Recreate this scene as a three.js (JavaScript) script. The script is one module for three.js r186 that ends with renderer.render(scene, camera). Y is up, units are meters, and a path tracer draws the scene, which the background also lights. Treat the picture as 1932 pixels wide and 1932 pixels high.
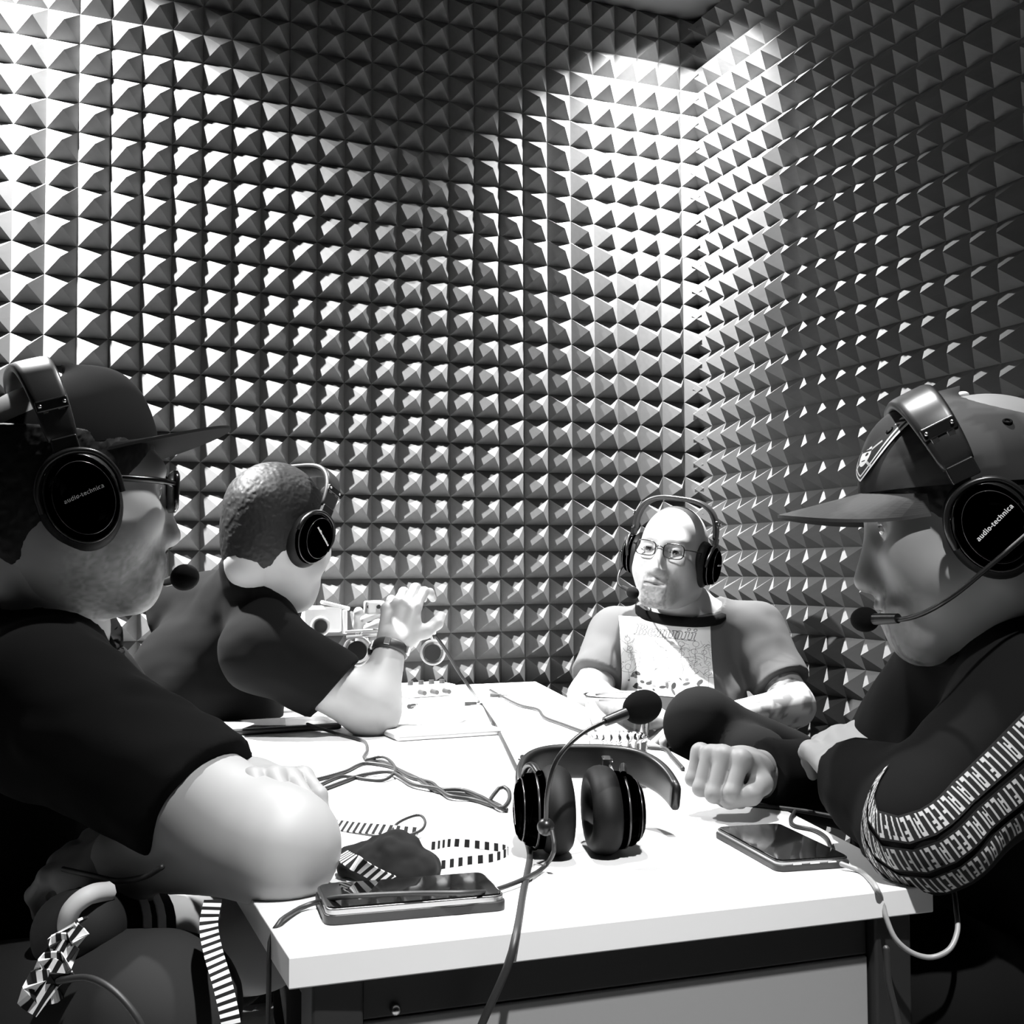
import * as THREE from 'three';
import { RoundedBoxGeometry } from 'three/addons/geometries/RoundedBoxGeometry.js';
import { mergeGeometries } from 'three/addons/utils/BufferGeometryUtils.js';
import { FontLoader } from 'three/addons/loaders/FontLoader.js';
import { TextGeometry } from 'three/addons/geometries/TextGeometry.js';

// ------------------------------------------------------------------ camera, light, exposure
const scene = new THREE.Scene();
scene.background = new THREE.Color(0x000000);
const V = (x, y, z) => new THREE.Vector3(x, y, z);
const FOC = 2193, YAW = 0.390358, PITCH = 0.049865, ROLL = -0.0047;
const EYE = V(-1.7625, 1.03, 2.845);
const camera = new THREE.PerspectiveCamera(2 * Math.atan(966 / FOC) * 180 / Math.PI, 1, 0.05, 30);
camera.position.copy(EYE);
const CR = V(Math.cos(YAW), 0, Math.sin(YAW)), CF = V(Math.sin(YAW), 0, -Math.cos(YAW)), UP = V(0, 1, 0);
const fwd = CF.clone().multiplyScalar(Math.cos(PITCH)).addScaledVector(UP, Math.sin(PITCH));
const up0 = CF.clone().multiplyScalar(-Math.sin(PITCH)).addScaledVector(UP, Math.cos(PITCH));
const camR = CR.clone().multiplyScalar(Math.cos(ROLL)).addScaledVector(up0, Math.sin(ROLL));
const camU = CR.clone().multiplyScalar(-Math.sin(ROLL)).addScaledVector(up0, Math.cos(ROLL));
camera.up.copy(camU);
camera.lookAt(EYE.clone().add(fwd));

const renderer = new THREE.WebGLRenderer({ antialias: true });
renderer.toneMapping = THREE.LinearToneMapping;
renderer.toneMappingExposure = 0.46;
renderer.shadowMap.enabled = true;

const CEIL = 2.609;
// four recessed ceiling downlights: [x, z, candela, half angle, aim x, aim z per metre down]
const LAMPS = [[-1.97, 0.30, 340, 1.12, 0.05, -0.26], [-0.26, 0.26, 180, 1.0, 0.16, -0.16], [-1.42, 2.7, 105, 0.64, 0, 0], [-1.12, 1.5, 36, 0.86, 0, 0]];

// ------------------------------------------------------------------ helpers
let seed = 12345;
const rnd = () => { seed = (seed * 1664525 + 1013904223) >>> 0; return seed / 4294967296; };
const rr = (a, b) => a + (b - a) * rnd();
const TABLE_Y = 0.745;
// a point of the room measured along a sight line (image column, image row, distance)
const W = (px, py, d) => EYE.clone().addScaledVector(fwd, d).addScaledVector(camR, (px - 966) / FOC * d).addScaledVector(camU, -(py - 966) / FOC * d);
// the point of the table plane (or another level) under a sight line
const T = (px, py, y = TABLE_Y) => { const d = W(px, py, 1).sub(EYE); return EYE.clone().addScaledVector(d, (y - EYE.y) / d.y); };
const names = {};
const numbered = n => { const k = names[n] = (names[n] ?? -1) + 1; return k ? n + '_' + String(k).padStart(3, '0') : n; };
function shade(o) { o.traverse(m => { if (m.isMesh) { m.castShadow = true; m.receiveShadow = true; } }); return o; }
function thing(name, label, category, pos = V(0, 0, 0), group) {
  const o = new THREE.Group(); o.name = numbered(name); o.position.copy(pos); scene.add(o);
  o.userData = { label, category }; if (group) o.userData.group = group; return o;
}
function single(name, label, category, geo, mat, group) {
  const o = new THREE.Mesh(geo, mat); o.name = numbered(name); scene.add(o); o.userData = { label, category };
  if (group) o.userData.group = group; return shade(o);
}
function part(name, geo, mat, parent, label) {
  const m = new THREE.Mesh(geo, mat); m.name = name; parent.add(m); if (label) m.userData.label = label; return shade(m);
}
// geometry given in room coordinates, part of a group that stands elsewhere
function wpart(name, geo, mat, parent, label) {
  const g = geo.clone(); parent.updateWorldMatrix(true, false);
  g.applyMatrix4(parent.matrixWorld.clone().invert()); return part(name, g, mat, parent, label);
}
function structure(name, geo, mat) { const o = new THREE.Mesh(geo, mat); o.name = name; o.userData.kind = 'structure'; scene.add(o); return shade(o); }
const gray = v => new THREE.Color().setRGB(v, v, v);
const M = (v, rough = 0.7, extra = {}) => new THREE.MeshStandardMaterial({ color: gray(v), roughness: rough, metalness: 0, ...extra });
const MP = (v, rough, extra) => new THREE.MeshPhysicalMaterial({ color: gray(v), roughness: rough, ...extra });
function box(w, h, d, x = 0, y = 0, z = 0, r = 0) { const g = r ? new RoundedBoxGeometry(w, h, d, 2, r) : new THREE.BoxGeometry(w, h, d); g.translate(x, y, z); return g; }
function tube(pts, r, seg = 60, rad = 8, closed = false) {
  const c = new THREE.CatmullRomCurve3(pts, closed, 'centripetal'); return new THREE.TubeGeometry(c, seg, r, rad, closed);
}
// sphere caps make a tube end round
function cord(pts, r, seg = 60) {
  const gs = [tube(pts, r, seg, 8)];
  for (const p of [pts[0], pts[pts.length - 1]]) { const s = new THREE.SphereGeometry(r, 8, 6); s.translate(p.x, p.y, p.z); gs.push(s); }
  return mergeGeometries(gs);
}
function rod(a, b, ra, rb = ra, seg = 14) {
  const d = b.clone().sub(a), g = new THREE.CylinderGeometry(rb, ra, d.length(), seg);
  g.translate(0, d.length() / 2, 0); g.applyQuaternion(new THREE.Quaternion().setFromUnitVectors(UP, d.normalize())); g.translate(a.x, a.y, a.z); return g;
}
function lathe(pts, seg = 48) { return new THREE.LatheGeometry(pts.map(p => new THREE.Vector2(p[0], p[1])), seg); }
// value noise
const PERM = new Uint8Array(512); { const a = [...Array(256).keys()]; for (let i = 255; i > 0; i--) { const j = Math.floor(rnd() * (i + 1)); [a[i], a[j]] = [a[j], a[i]]; } for (let i = 0; i < 512; i++) PERM[i] = a[i & 255]; }
const fade = t => t * t * (3 - 2 * t), hsh = (x, y, z) => PERM[PERM[PERM[x & 255] + (y & 255)] + (z & 255)] / 127.5 - 1;
function noise(x, y, z) {
  const X = Math.floor(x), Y = Math.floor(y), Z = Math.floor(z), u = fade(x - X), v = fade(y - Y), w = fade(z - Z);
  const L = (a, b, t) => a + (b - a) * t;
  return L(L(L(hsh(X, Y, Z), hsh(X + 1, Y, Z), u), L(hsh(X, Y + 1, Z), hsh(X + 1, Y + 1, Z), u), v),
    L(L(hsh(X, Y, Z + 1), hsh(X + 1, Y, Z + 1), u), L(hsh(X, Y + 1, Z + 1), hsh(X + 1, Y + 1, Z + 1), u), v), w);
}
// small tileable grain textures
function grainTex(n, lo, hi, sx, sy, rep = 1) {
  const d = new Uint8Array(n * n * 4);
  for (let y = 0; y < n; y++) for (let x = 0; x < n; x++) {
    let v = 0, a = 1, t = 0; for (let o = 0; o < 4; o++) { v += a * noise(x / n * sx * (1 << o), y / n * sy * (1 << o), o * 7.3); t += a; a *= 0.6; }
    const g = lo + (hi - lo) * (0.5 + 0.5 * v / t); const i = (y * n + x) * 4; d[i] = d[i + 1] = d[i + 2] = g; d[i + 3] = 255;
  }
  const t = new THREE.DataTexture(d, n, n); t.wrapS = t.wrapT = THREE.RepeatWrapping; t.magFilter = THREE.LinearFilter; t.repeat.set(rep, rep); t.needsUpdate = true; return t;
}
function canvasTex(w, h, draw) {
  const c = document.createElement('canvas'); c.width = w; c.height = h; const g = c.getContext('2d'); draw(g, w, h);
  const t = new THREE.CanvasTexture(c); t.colorSpace = THREE.SRGBColorSpace; t.anisotropy = 8; return t;
}

// ------------------------------------------------------------------ implicit surfaces
const smin = (a, b, k) => { const h = Math.max(k - Math.abs(a - b), 0) / k; return Math.min(a, b) - h * h * k * 0.25; };
const smax = (a, b, k) => -smin(-a, -b, k);
function cone(a, b, ra, rb = ra) {
  const bx = b.x - a.x, by = b.y - a.y, bz = b.z - a.z, il = 1 / (bx * bx + by * by + bz * bz + 1e-12);
  return (x, y, z) => {
    const px = x - a.x, py = y - a.y, pz = z - a.z; let t = (px * bx + py * by + pz * bz) * il; t = t < 0 ? 0 : t > 1 ? 1 : t;
    const dx = px - bx * t, dy = py - by * t, dz = pz - bz * t; return Math.sqrt(dx * dx + dy * dy + dz * dz) - (ra + (rb - ra) * t);
  };
}
function ell(c, r) {
  return (x, y, z) => {
    const px = (x - c.x) / r.x, py = (y - c.y) / r.y, pz = (z - c.z) / r.z, k0 = Math.sqrt(px * px + py * py + pz * pz);
    const qx = px / r.x, qy = py / r.y, qz = pz / r.z, k1 = Math.sqrt(qx * qx + qy * qy + qz * qz) + 1e-9; return k0 * (k0 - 1) / k1;
  };
}
const union = (list, k) => (x, y, z) => { let d = 1e3; for (const f of list) d = smin(d, f(x, y, z), k); return d; };
// half-space: keeps the side the normal points away from
const half = (p, n) => { const m = n.clone().normalize(); return (x, y, z) => (x - p.x) * m.x + (y - p.y) * m.y + (z - p.z) * m.z; };
const cut = (f, p, n, k = 0.006) => { const h = half(p, n); return (x, y, z) => smax(f(x, y, z), h(x, y, z), k); };
const chain = (pts, rs) => { const o = []; for (let i = 0; i + 1 < pts.length; i++) o.push(cone(pts[i], pts[i + 1], rs[i], rs[i + 1])); return o; };
function meshSDF(f, lo, hi, h, mat, col) {
  const nx = Math.ceil((hi.x - lo.x) / h) + 1, ny = Math.ceil((hi.y - lo.y) / h) + 1, nz = Math.ceil((hi.z - lo.z) / h) + 1;
  const F = new Float32Array(nx * ny * nz), B = 8;
  for (let bz = 0; bz < nz; bz += B) for (let by = 0; by < ny; by += B) for (let bx = 0; bx < nx; bx += B) {
    const ex = Math.min(nx, bx + B), ey = Math.min(ny, by + B), ez = Math.min(nz, bz + B);
    const c = f(lo.x + (bx + B / 2) * h, lo.y + (by + B / 2) * h, lo.z + (bz + B / 2) * h), far = Math.abs(c) > B * h * 1.25;
    for (let z = bz; z < ez; z++) for (let y = by; y < ey; y++) for (let x = bx; x < ex; x++)
      F[(z * ny + y) * nx + x] = far ? c : f(lo.x + x * h, lo.y + y * h, lo.z + z * h);
  }
  const id = new Int32Array(nx * ny * nz).fill(-1), pos = [], nor = [], colr = [], idx = [];
  const sy = nx, sz = nx * ny, off = [0, 1, sy, sy + 1, sz, sz + 1, sz + sy, sz + sy + 1];
  for (let z = 0; z < nz - 1; z++) for (let y = 0; y < ny - 1; y++) for (let x = 0; x < nx - 1; x++) {
    const b = z * sz + y * sy + x; let m = 0; for (let k = 0; k < 8; k++) if (F[b + off[k]] < 0) m |= 1 << k;
    if (m === 0 || m === 255) continue;
    let cx = 0, cy = 0, cz = 0, n = 0;
    for (let k = 0; k < 8; k++) for (let a = 1; a < 8; a <<= 1) if (!(k & a)) {
      const l = k | a, va = F[b + off[k]], vb = F[b + off[l]]; if ((va < 0) === (vb < 0)) continue;
      const t = va / (va - vb); cx += (k & 1) + (a === 1 ? t : 0); cy += ((k >> 1) & 1) + (a === 2 ? t : 0); cz += (k >> 2) + (a === 4 ? t : 0); n++;
    }
    id[b] = pos.length / 3; const X = lo.x + (x + cx / n) * h, Y = lo.y + (y + cy / n) * h, Z = lo.z + (z + cz / n) * h, e = h * 0.5;
    pos.push(X, Y, Z);
    let gx = f(X + e, Y, Z) - f(X - e, Y, Z), gy = f(X, Y + e, Z) - f(X, Y - e, Z), gz = f(X, Y, Z + e) - f(X, Y, Z - e); const l = Math.hypot(gx, gy, gz) || 1;
    nor.push(gx / l, gy / l, gz / l);
    if (col) { const g = col(X, Y, Z, gx / l, gy / l, gz / l); colr.push(g, g, g); }
  }
  const quad = (a, b, c, d, flip) => { if (a < 0 || b < 0 || c < 0 || d < 0) return; flip ? idx.push(a, c, b, a, d, c) : idx.push(a, b, c, a, c, d); };
  for (let z = 1; z < nz - 1; z++) for (let y = 1; y < ny - 1; y++) for (let x = 1; x < nx - 1; x++) {
    const b = z * sz + y * sy + x, s = F[b] < 0;
    if (s !== (F[b + 1] < 0)) quad(id[b - sy - sz], id[b - sz], id[b], id[b - sy], !s);
    if (s !== (F[b + sy] < 0)) quad(id[b - 1 - sz], id[b - 1], id[b], id[b - sz], !s);
    if (s !== (F[b + sz] < 0)) quad(id[b - 1 - sy], id[b - sy], id[b], id[b - 1], !s);
  }
  const g = new THREE.BufferGeometry();
  g.setAttribute('position', new THREE.Float32BufferAttribute(pos, 3)); g.setAttribute('normal', new THREE.Float32BufferAttribute(nor, 3));
  g.setAttribute('uv', new THREE.Float32BufferAttribute(new Float32Array(pos.length / 3 * 2).map((_, i) => (i & 1) ? pos[(i >> 1) * 3 + 1] : pos[(i >> 1) * 3] + pos[(i >> 1) * 3 + 2]), 2));
  if (col) g.setAttribute('color', new THREE.Float32BufferAttribute(colr, 3));
  g.setIndex(idx); if (mat) g.applyMatrix4(mat); return g;
}
// a thin cloth patch laid on an implicit surface: rays from start(u,v) along dir(u,v)
function patch(f, start, dir, nu, nv, off = 0.0012) {
  const pos = [], uv = [], idx = [];
  for (let j = 0; j <= nv; j++) for (let i = 0; i <= nu; i++) {
    const u = i / nu, v = j / nv, p = start(u, v).clone(), d = dir(u, v).clone().normalize();
    for (let k = 0; k < 60; k++) { const q = f(p.x, p.y, p.z) - off; if (Math.abs(q) < 2e-4) break; p.addScaledVector(d, Math.max(-0.02, Math.min(q * 0.8, 0.03))); }
    if (Math.abs(f(p.x, p.y, p.z) - off) > .008 && pos.length) p.set(pos[pos.length - 3], pos[pos.length - 2], pos[pos.length - 1]);
    pos.push(p.x, p.y, p.z); uv.push(u, v);
  }
  for (let j = 0; j < nv; j++) for (let i = 0; i < nu; i++) { const a = j * (nu + 1) + i; idx.push(a, a + 1, a + nu + 2, a, a + nu + 2, a + nu + 1); }
  const g = new THREE.BufferGeometry(); g.setAttribute('position', new THREE.Float32BufferAttribute(pos, 3)); g.setAttribute('uv', new THREE.Float32BufferAttribute(uv, 2)); g.setIndex(idx); g.computeVertexNormals(); return g;
}

// ------------------------------------------------------------------ materials
const foamGrain = grainTex(128, 205, 255, 24, 24);
const foamMat = new THREE.MeshStandardMaterial({ color: gray(0.082), roughness: 0.95, map: foamGrain });
const wallMat = M(0.03, 0.95), ceilMat = M(0.07, 0.95), floorMat = M(0.22, 0.9, { map: grainTex(128, 170, 255, 30, 30, 6) });
const tableMat = MP(0.64, 0.5, { clearcoat: 0.15, clearcoatRoughness: 0.35, bumpMap: grainTex(256, 90, 165, 4, 60, 1), bumpScale: 0.0002 });
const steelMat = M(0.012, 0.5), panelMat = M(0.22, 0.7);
const skinMat = new THREE.MeshPhysicalMaterial({ color: 0xffffff, vertexColors: true, roughness: 0.55, sheen: 0.15, sheenRoughness: 0.6 });
const blackPlastic = MP(0.008, 0.32, {}), glossBlack = MP(0.006, 0.18, {}), padMat = MP(0.004, 0.6, { specularIntensity: 0.4 }), chrome = MP(0.75, 0.22, { metalness: 1 });
const cableMat = M(0.02, 0.5), whitePaper = M(0.8, 0.8);
const cloth = v => new THREE.MeshPhysicalMaterial({ color: gray(v), roughness: 0.95, specularIntensity: 0.2 });
const blackCloth = cloth(0.0028);

// ------------------------------------------------------------------ room
const S = 0.07, HP = 0.58 * S, BASE = 0.012;
const jy = j => 1.03 + (12.709 - j) * S;
function foamGeo(nx, ny) {
  const pos = [], uv = []; const tri = (...v) => { for (const p of v) { pos.push(...p); uv.push((p[0] + p[2] * 0.6) * 4, (p[1] + p[2] * 0.4) * 4); } };
  const w = nx * S, h = ny * S, b = BASE;
  for (let j = 0; j < ny; j++) for (let i = 0; i < nx; i++) {
    const x0 = i * S, x1 = x0 + S, y0 = j * S, y1 = y0 + S, a = [x0 + S / 2 + rr(-.0018, .0018), y0 + S / 2 + rr(-.0018, .0018), b + HP + rr(-.0018, .0015)];
    const A = [x0, y0, b], B = [x1, y0, b], C = [x1, y1, b], D = [x0, y1, b]; tri(A, B, a); tri(B, C, a); tri(C, D, a); tri(D, A, a);
  }
  const c = [[0, 0], [w, 0], [w, h], [0, h]];
  for (let i = 0; i < 4; i++) { const p = c[i], q = c[(i + 1) % 4]; tri([p[0], p[1], 0], [q[0], q[1], 0], [q[0], q[1], b]); tri([p[0], p[1], 0], [q[0], q[1], b], [p[0], p[1], b]); }
  tri([0, 0, 0], [0, h, 0], [w, h, 0]); tri([0, 0, 0], [w, h, 0], [w, 0, 0]);
  const g = new THREE.BufferGeometry(); g.setAttribute('position', new THREE.Float32BufferAttribute(pos, 3)); g.setAttribute('uv', new THREE.Float32BufferAttribute(uv, 2)); g.computeVertexNormals(); return g;
}
const foamCache = {};
const foam = (nx, ny, v) => foamCache[nx + '_' + ny + '_' + v] ??= foamGeo(nx, ny);
const RX = -41 * S, RZ = 55 * S, TH = 0.12;
const wallBack = structure('wall_back', box(-RX + 2 * TH, CEIL + 2 * TH, TH, RX / 2, CEIL / 2, -TH / 2), wallMat);
const wallRight = structure('wall_right', box(TH, CEIL + 2 * TH, RZ, TH / 2, CEIL / 2, RZ / 2), wallMat);
structure('wall_left', box(TH, CEIL + 2 * TH, RZ, RX - TH / 2, CEIL / 2, RZ / 2), wallMat);
structure('wall_front', box(-RX + 2 * TH, CEIL + 2 * TH, TH, RX / 2, CEIL / 2, RZ + TH / 2), wallMat);
structure('ceiling', box(-RX, TH, RZ, RX / 2, CEIL + TH / 2, RZ / 2), ceilMat);
structure('floor', box(-RX, TH, RZ, RX / 2, -TH / 2, RZ / 2), floorMat);
const bands = [[24, 3], [16, 8], [8, 8], [0, 8]].map(([j, n]) => [jy(j + n), n]);   // lower panels: [bottom, rows]
bands.push([jy(0.15), 8], [jy(-7.85), 2]);
let pv = 0;
for (const [y, n] of bands) {
  for (const [k1, k0] of [[1, 0], [9, 1], [17, 9], [25, 17], [33, 25], [41, 33]]) {
    const p = part('foam_panel', foam(k1 - k0, n, pv++ % 3), foamMat, wallBack); p.position.set(-k1 * S + rr(-.001, .001), y, 0.0005 + rr(0, .002));
  }
  for (const [m0, m1] of [[0, 7], [7, 15], [15, 23], [23, 31], [31, 39], [39, 47], [47, 55]]) {
    const p = part('foam_panel', foam(m1 - m0, n, pv++ % 3), foamMat, wallRight); p.rotation.y = -Math.PI / 2; p.position.set(-0.0005 - rr(0, .002), y, m0 * S + rr(-.001, .001));
  }
}
// recessed downlights
{
  const trim = lathe([[0.045, 0], [0.062, 0], [0.064, 0.004], [0.058, 0.009], [0.046, 0.009], [0.045, 0]], 40);
  const where = ['ceiling downlight above the left end of the foam wall', 'ceiling downlight in the foam corner above the bald man', 'ceiling downlight above the near end of the table', 'ceiling downlight above the middle of the table'];
  LAMPS.forEach(([x, z, cd, ang, ax, az], i) => {
    const g = thing('ceiling_downlight', where[i], 'lamp', V(x, CEIL - 0.009, z), 'recessed ceiling downlights');
    part('trim_ring', trim, M(0.5, 0.4), g);
    const lens = part('lens', new THREE.CylinderGeometry(0.045, 0.045, 0.005, 32).translate(0, 0.0065, 0), new THREE.MeshStandardMaterial({ color: 0xffffff, emissive: 0xffffff, emissiveIntensity: 4 }), g); lens.castShadow = false;
    const s = new THREE.SpotLight(0xffffff, cd, 0, ang, 1, 2); s.position.set(0, -0.006, 0); s.target.position.set(ax * 1.5, -1.5, az * 1.5); s.castShadow = true; s.shadow.radius = 1.4; s.shadow.mapSize.set(2048, 2048); s.shadow.camera.near = 0.02;
    g.add(s, s.target);
  });
}

// ------------------------------------------------------------------ table
const NL = T(548, 1805), NR = T(1756, 1670), FR = T(1010, 1286), FL = V(-1.575, TABLE_Y, FR.z - 0.012);
{
  const t = thing('meeting_table', 'white tapered meeting table the four men sit around', 'table', V(-1.2, 0, 1.0));
  const sh = new THREE.Shape(); [NL, NR, FR, FL].forEach((p, i) => sh[i ? 'lineTo' : 'moveTo'](p.x, -p.z));
  const g = new THREE.ExtrudeGeometry(sh, { depth: 0.0215, bevelEnabled: true, bevelSize: 0.0012, bevelThickness: 0.0012, bevelSegments: 2 });
  g.rotateX(-Math.PI / 2); g.translate(0, TABLE_Y - 0.0227, 0); wpart('table_top', g, tableMat, t);
  const under = TABLE_Y - 0.024, fd = NR.clone().sub(NL).normalize(), inn = V(fd.z, 0, -fd.x);
  const leg = (p) => wpart('leg', box(0.04, under, 0.04, p.x, under / 2, p.z, 0.003), steelMat, t);
  const at = (a, u, v) => a.clone().addScaledVector(fd, u).addScaledVector(inn, v);
  const l0 = at(NL, 0.036, 0.028), l1 = at(NR, -0.036, 0.028), l2 = V(FL.x + 0.05, 0, FL.z + 0.06), l3 = V(FR.x - 0.07, 0, FR.z + 0.06);
  [l0, l1, l2, l3].forEach(leg);
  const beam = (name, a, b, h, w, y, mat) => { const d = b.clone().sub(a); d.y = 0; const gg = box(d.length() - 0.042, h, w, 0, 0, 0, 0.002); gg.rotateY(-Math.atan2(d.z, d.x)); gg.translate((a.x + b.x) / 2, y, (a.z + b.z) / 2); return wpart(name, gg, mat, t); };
  beam('added_apron', l0, l1, 0.036, 0.022, under - 0.018, steelMat); beam('added_apron', l1, l3, 0.036, 0.022, under - 0.018, steelMat);  // front one: dark strip added in place of the table overhang's shadow band
  beam('added_apron', l2, l3, 0.036, 0.022, under - 0.018, steelMat); beam('added_apron', l0, l2, 0.036, 0.022, under - 0.018, steelMat);
  const m = beam('modesty_panel', l0.clone().addScaledVector(inn, -0.006), l1.clone().addScaledVector(inn, -0.006), 0.42, 0.012, under - 0.037 - 0.21, panelMat);
  const bp = at(NL, 0.083, 0.015); const b = new THREE.SphereGeometry(0.0045, 12, 8); b.translate(bp.x, under - 0.03, bp.z); wpart('bolt', b, chrome, t, 'shiny bolt head');
}

// ------------------------------------------------------------------ people: shared parts
// frame at a head or a body: az 0 = towards the right of the picture, 90 = away, 180 = left, 270 = towards the camera
function frame(c, az, pitch = 0, roll = 0, s = 1) {
  const a = az * Math.PI / 180, F = CR.clone().multiplyScalar(Math.cos(a)).addScaledVector(CF, Math.sin(a)), X = UP.clone().cross(F).normalize();
  const m = new THREE.Matrix4().makeBasis(X, UP, F);
  m.multiply(new THREE.Matrix4().makeRotationX(-pitch * Math.PI / 180)).multiply(new THREE.Matrix4().makeRotationZ(roll * Math.PI / 180)).scale(V(s, s, s)); m.setPosition(c); return m;
}
function headField(o = {}) {
  const jw = o.jaw ?? 1, nz = o.nose ?? 1;
  const L = [
    ell(V(0, .036, -.012), V(.077, .094, .099)), ell(V(0, -.02, .028), V(.063, .085, .066)),
    cone(V(.052 * jw, -.04, .0), V(.018 * jw, -.09, .066), .024, .02), cone(V(-.052 * jw, -.04, .0), V(-.018 * jw, -.09, .066), .024, .02), cone(V(-.014, -.092, .07), V(.014, -.092, .07), .019),
    cone(V(-.034, .036, .079), V(.034, .036, .079), .013), cone(V(.04, -.012, .063), V(.045, -.03, .05), .026), cone(V(-.04, -.012, .063), V(-.045, -.03, .05), .026),
    cone(V(-.017, -.062, .081), V(.017, -.062, .081), .016),
  ];
  const n0 = V(0, -.038, -.033), neckF = cone(n0, n0.clone().add((o.neck ?? V(0, -.15, -.045)).clone().sub(n0).normalize().multiplyScalar(.125)), .056, .057), skull = union(L, .03);
  const base = (x, y, z) => smin(skull(x, y, z), neckF(x, y, z), .055);
  const nose = union([cone(V(0, .022, .088), V(0, -.03, .108 * (nz * .3 + .7)), .008, .0125), ell(V(.013, -.034, .098), V(.0095, .0085, .012)), ell(V(-.013, -.034, .098), V(.0095, .0085, .012))], .012);
  const sock = [ell(V(.032, .016, .098), V(.021, .014, .017)), ell(V(-.032, .016, .098), V(.021, .014, .017))];
  const lips = union([cone(V(-.02, -.0605, .0915), V(0, -.0575, .0985), .0045, .006), cone(V(.02, -.0605, .0915), V(0, -.0575, .0985), .0045, .006), cone(V(-.017, -.069, .0915), V(.017, -.069, .0915), .0055), cone(V(-.008, -.07, .0955), V(.008, -.07, .0955), .006)], .006);
  const slit = cone(V(-.023, -.0642, .101), V(.023, -.0642, .101), .0026);
  const ears = [ell(V(.079, .0, -.008), V(.01, .031, .019)), ell(V(-.079, .0, -.008), V(.01, .031, .019))];
  const lid = [ell(V(.032, .0165, .0795), V(.0155, .0125, .0125)), ell(V(-.032, .0165, .0795), V(.0155, .0125, .0125))];
  const open = [ell(V(.032, .0155, .093), V(.0135, .0037, .012)), ell(V(-.032, .0155, .093), V(.0135, .0037, .012))];
  return (x, y, z) => {
    let d = base(x, y, z); if (d > .06) return d;
    d = smax(d, -Math.min(sock[0](x, y, z), sock[1](x, y, z)), .014);
    d = smin(d, nose(x, y, z), .014); d = smin(d, lips(x, y, z), .006); d = smax(d, -slit(x, y, z), .003);
    d = smin(d, Math.min(lid[0](x, y, z), lid[1](x, y, z)), .004); d = smax(d, -Math.min(open[0](x, y, z), open[1](x, y, z)), .002);
    return smin(d, Math.min(ears[0](x, y, z), ears[1](x, y, z)), .008);
  };
}
const BASESKIN = 0.34;
const toned = k => (x, y, z) => k * skinTone(x, y, z);
const skinTone = (x, y, z) => BASESKIN * (1 + .05 * noise(x * 60, y * 60, z * 60) + .04 * noise(x * 18, y * 18, z * 18));
function headSkin(o) {
  return (x, y, z) => {
    let g = BASESKIN * (o.tone ?? 1) * (1 + .05 * noise(x * 70, y * 70, z * 70));
    const lip = Math.exp(-(((x / .022) ** 2) + ((y + .0635) / .0085) ** 2)) * (z > .08 ? 1 : 0); g *= 1 - .42 * lip;
    if (o.beard) {   // stubble on jaw, lip and chin
      const jaw = THREE.MathUtils.smoothstep(-y, .022, .055) * THREE.MathUtils.smoothstep(z, -.03, .01) * (y > -.125 ? 1 : 0) * (1 - .8 * lip);
      const front = o.goatee ? THREE.MathUtils.smoothstep(z, .06, .08) : 1; const hole = o.goatee && Math.abs(x) > .03 ? .35 : 1;
      g *= 1 - o.beard * jaw * front * hole * (.75 + .5 * noise(x * 260, y * 260, z * 260));
    }
    return Math.max(.03, g);
  };
}
// hand in its own frame: y to the fingertips, z out of the palm, x to the thumb (mirror flips x)
function handField(curl, thumb, spread = 1, mirror = 1) {
  const m = mirror, list = [], F = [[.030, .084, .041, .026, .021, .0088], [.0105, .089, .046, .029, .022, .009], [-.0095, .086, .042, .027, .021, .0086], [-.028, .077, .033, .02, .019, .0076]];
  const palm = [cone(V(.02 * m, .012, 0), V(.028 * m, .08, -.002), .0155, .012), cone(V(-.016 * m, .012, 0), V(-.025 * m, .074, -.002), .015, .011), cone(V(.002 * m, .01, 0), V(.004 * m, .083, -.003), .0175, .0125), cone(V(.024 * m, .02, .006), V(.03 * m, .055, .006), .015, .012), cone(V(0, -.03, 0), V(0, .015, 0), .026, .022)];
  const fingers = [];
  F.forEach(([x, y, a, b, c, r], i) => {
    const [q1, q2, q3] = curl[i]; let p = V(x * m, y, -.003), ang = 0; const sp = (x - .001) * 2.2 * spread * m; const pts = [p.clone()];
    [[a, q1], [b, q2], [c, q3]].forEach(([len, q]) => { ang += q * Math.PI / 180; p = p.clone().add(V(Math.sin(sp) * len * Math.cos(ang), Math.cos(ang) * len, Math.sin(ang) * len)); pts.push(p.clone()); });
    fingers.push(union(chain(pts, [r * 1.12, r * 1.04, r * .95, r * .82]), .005));
  });
  const tp = thumb.map(p => V(p[0] * m, p[1], p[2]));
  fingers.push(union(chain([V(.022 * m, .022, .004), ...tp], [.0145, .0125, .0112, .0095]), .006));
  const pf = union(palm, .014);
  return (x, y, z) => { let d = pf(x, y, z), fd = 1e3; for (const f of fingers) fd = smin(fd, f(x, y, z), .0025); return smin(d, fd, .009); };
}
function handFrame(wrist, dir, palmN, s = 1) {
  const Y = dir.clone().normalize(), Z = palmN.clone().addScaledVector(Y, -palmN.dot(Y)).normalize(), X = Y.clone().cross(Z);
  const m = new THREE.Matrix4().makeBasis(X, Y, Z).scale(V(s, s, s)); m.setPosition(wrist); return m;
}
const bounds = (pts, pad) => { const b = new THREE.Box3().setFromPoints(pts); return [b.min.addScalar(-pad), b.max.addScalar(pad)]; };
const headGeo = (o, m, neck) => meshSDF(headField({ ...o, neck: neck?.clone().applyMatrix4(m.clone().invert()) }), V(-.1, -.22, -.15), V(.1, .145, .14), .0032, m, headSkin(o));
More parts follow.
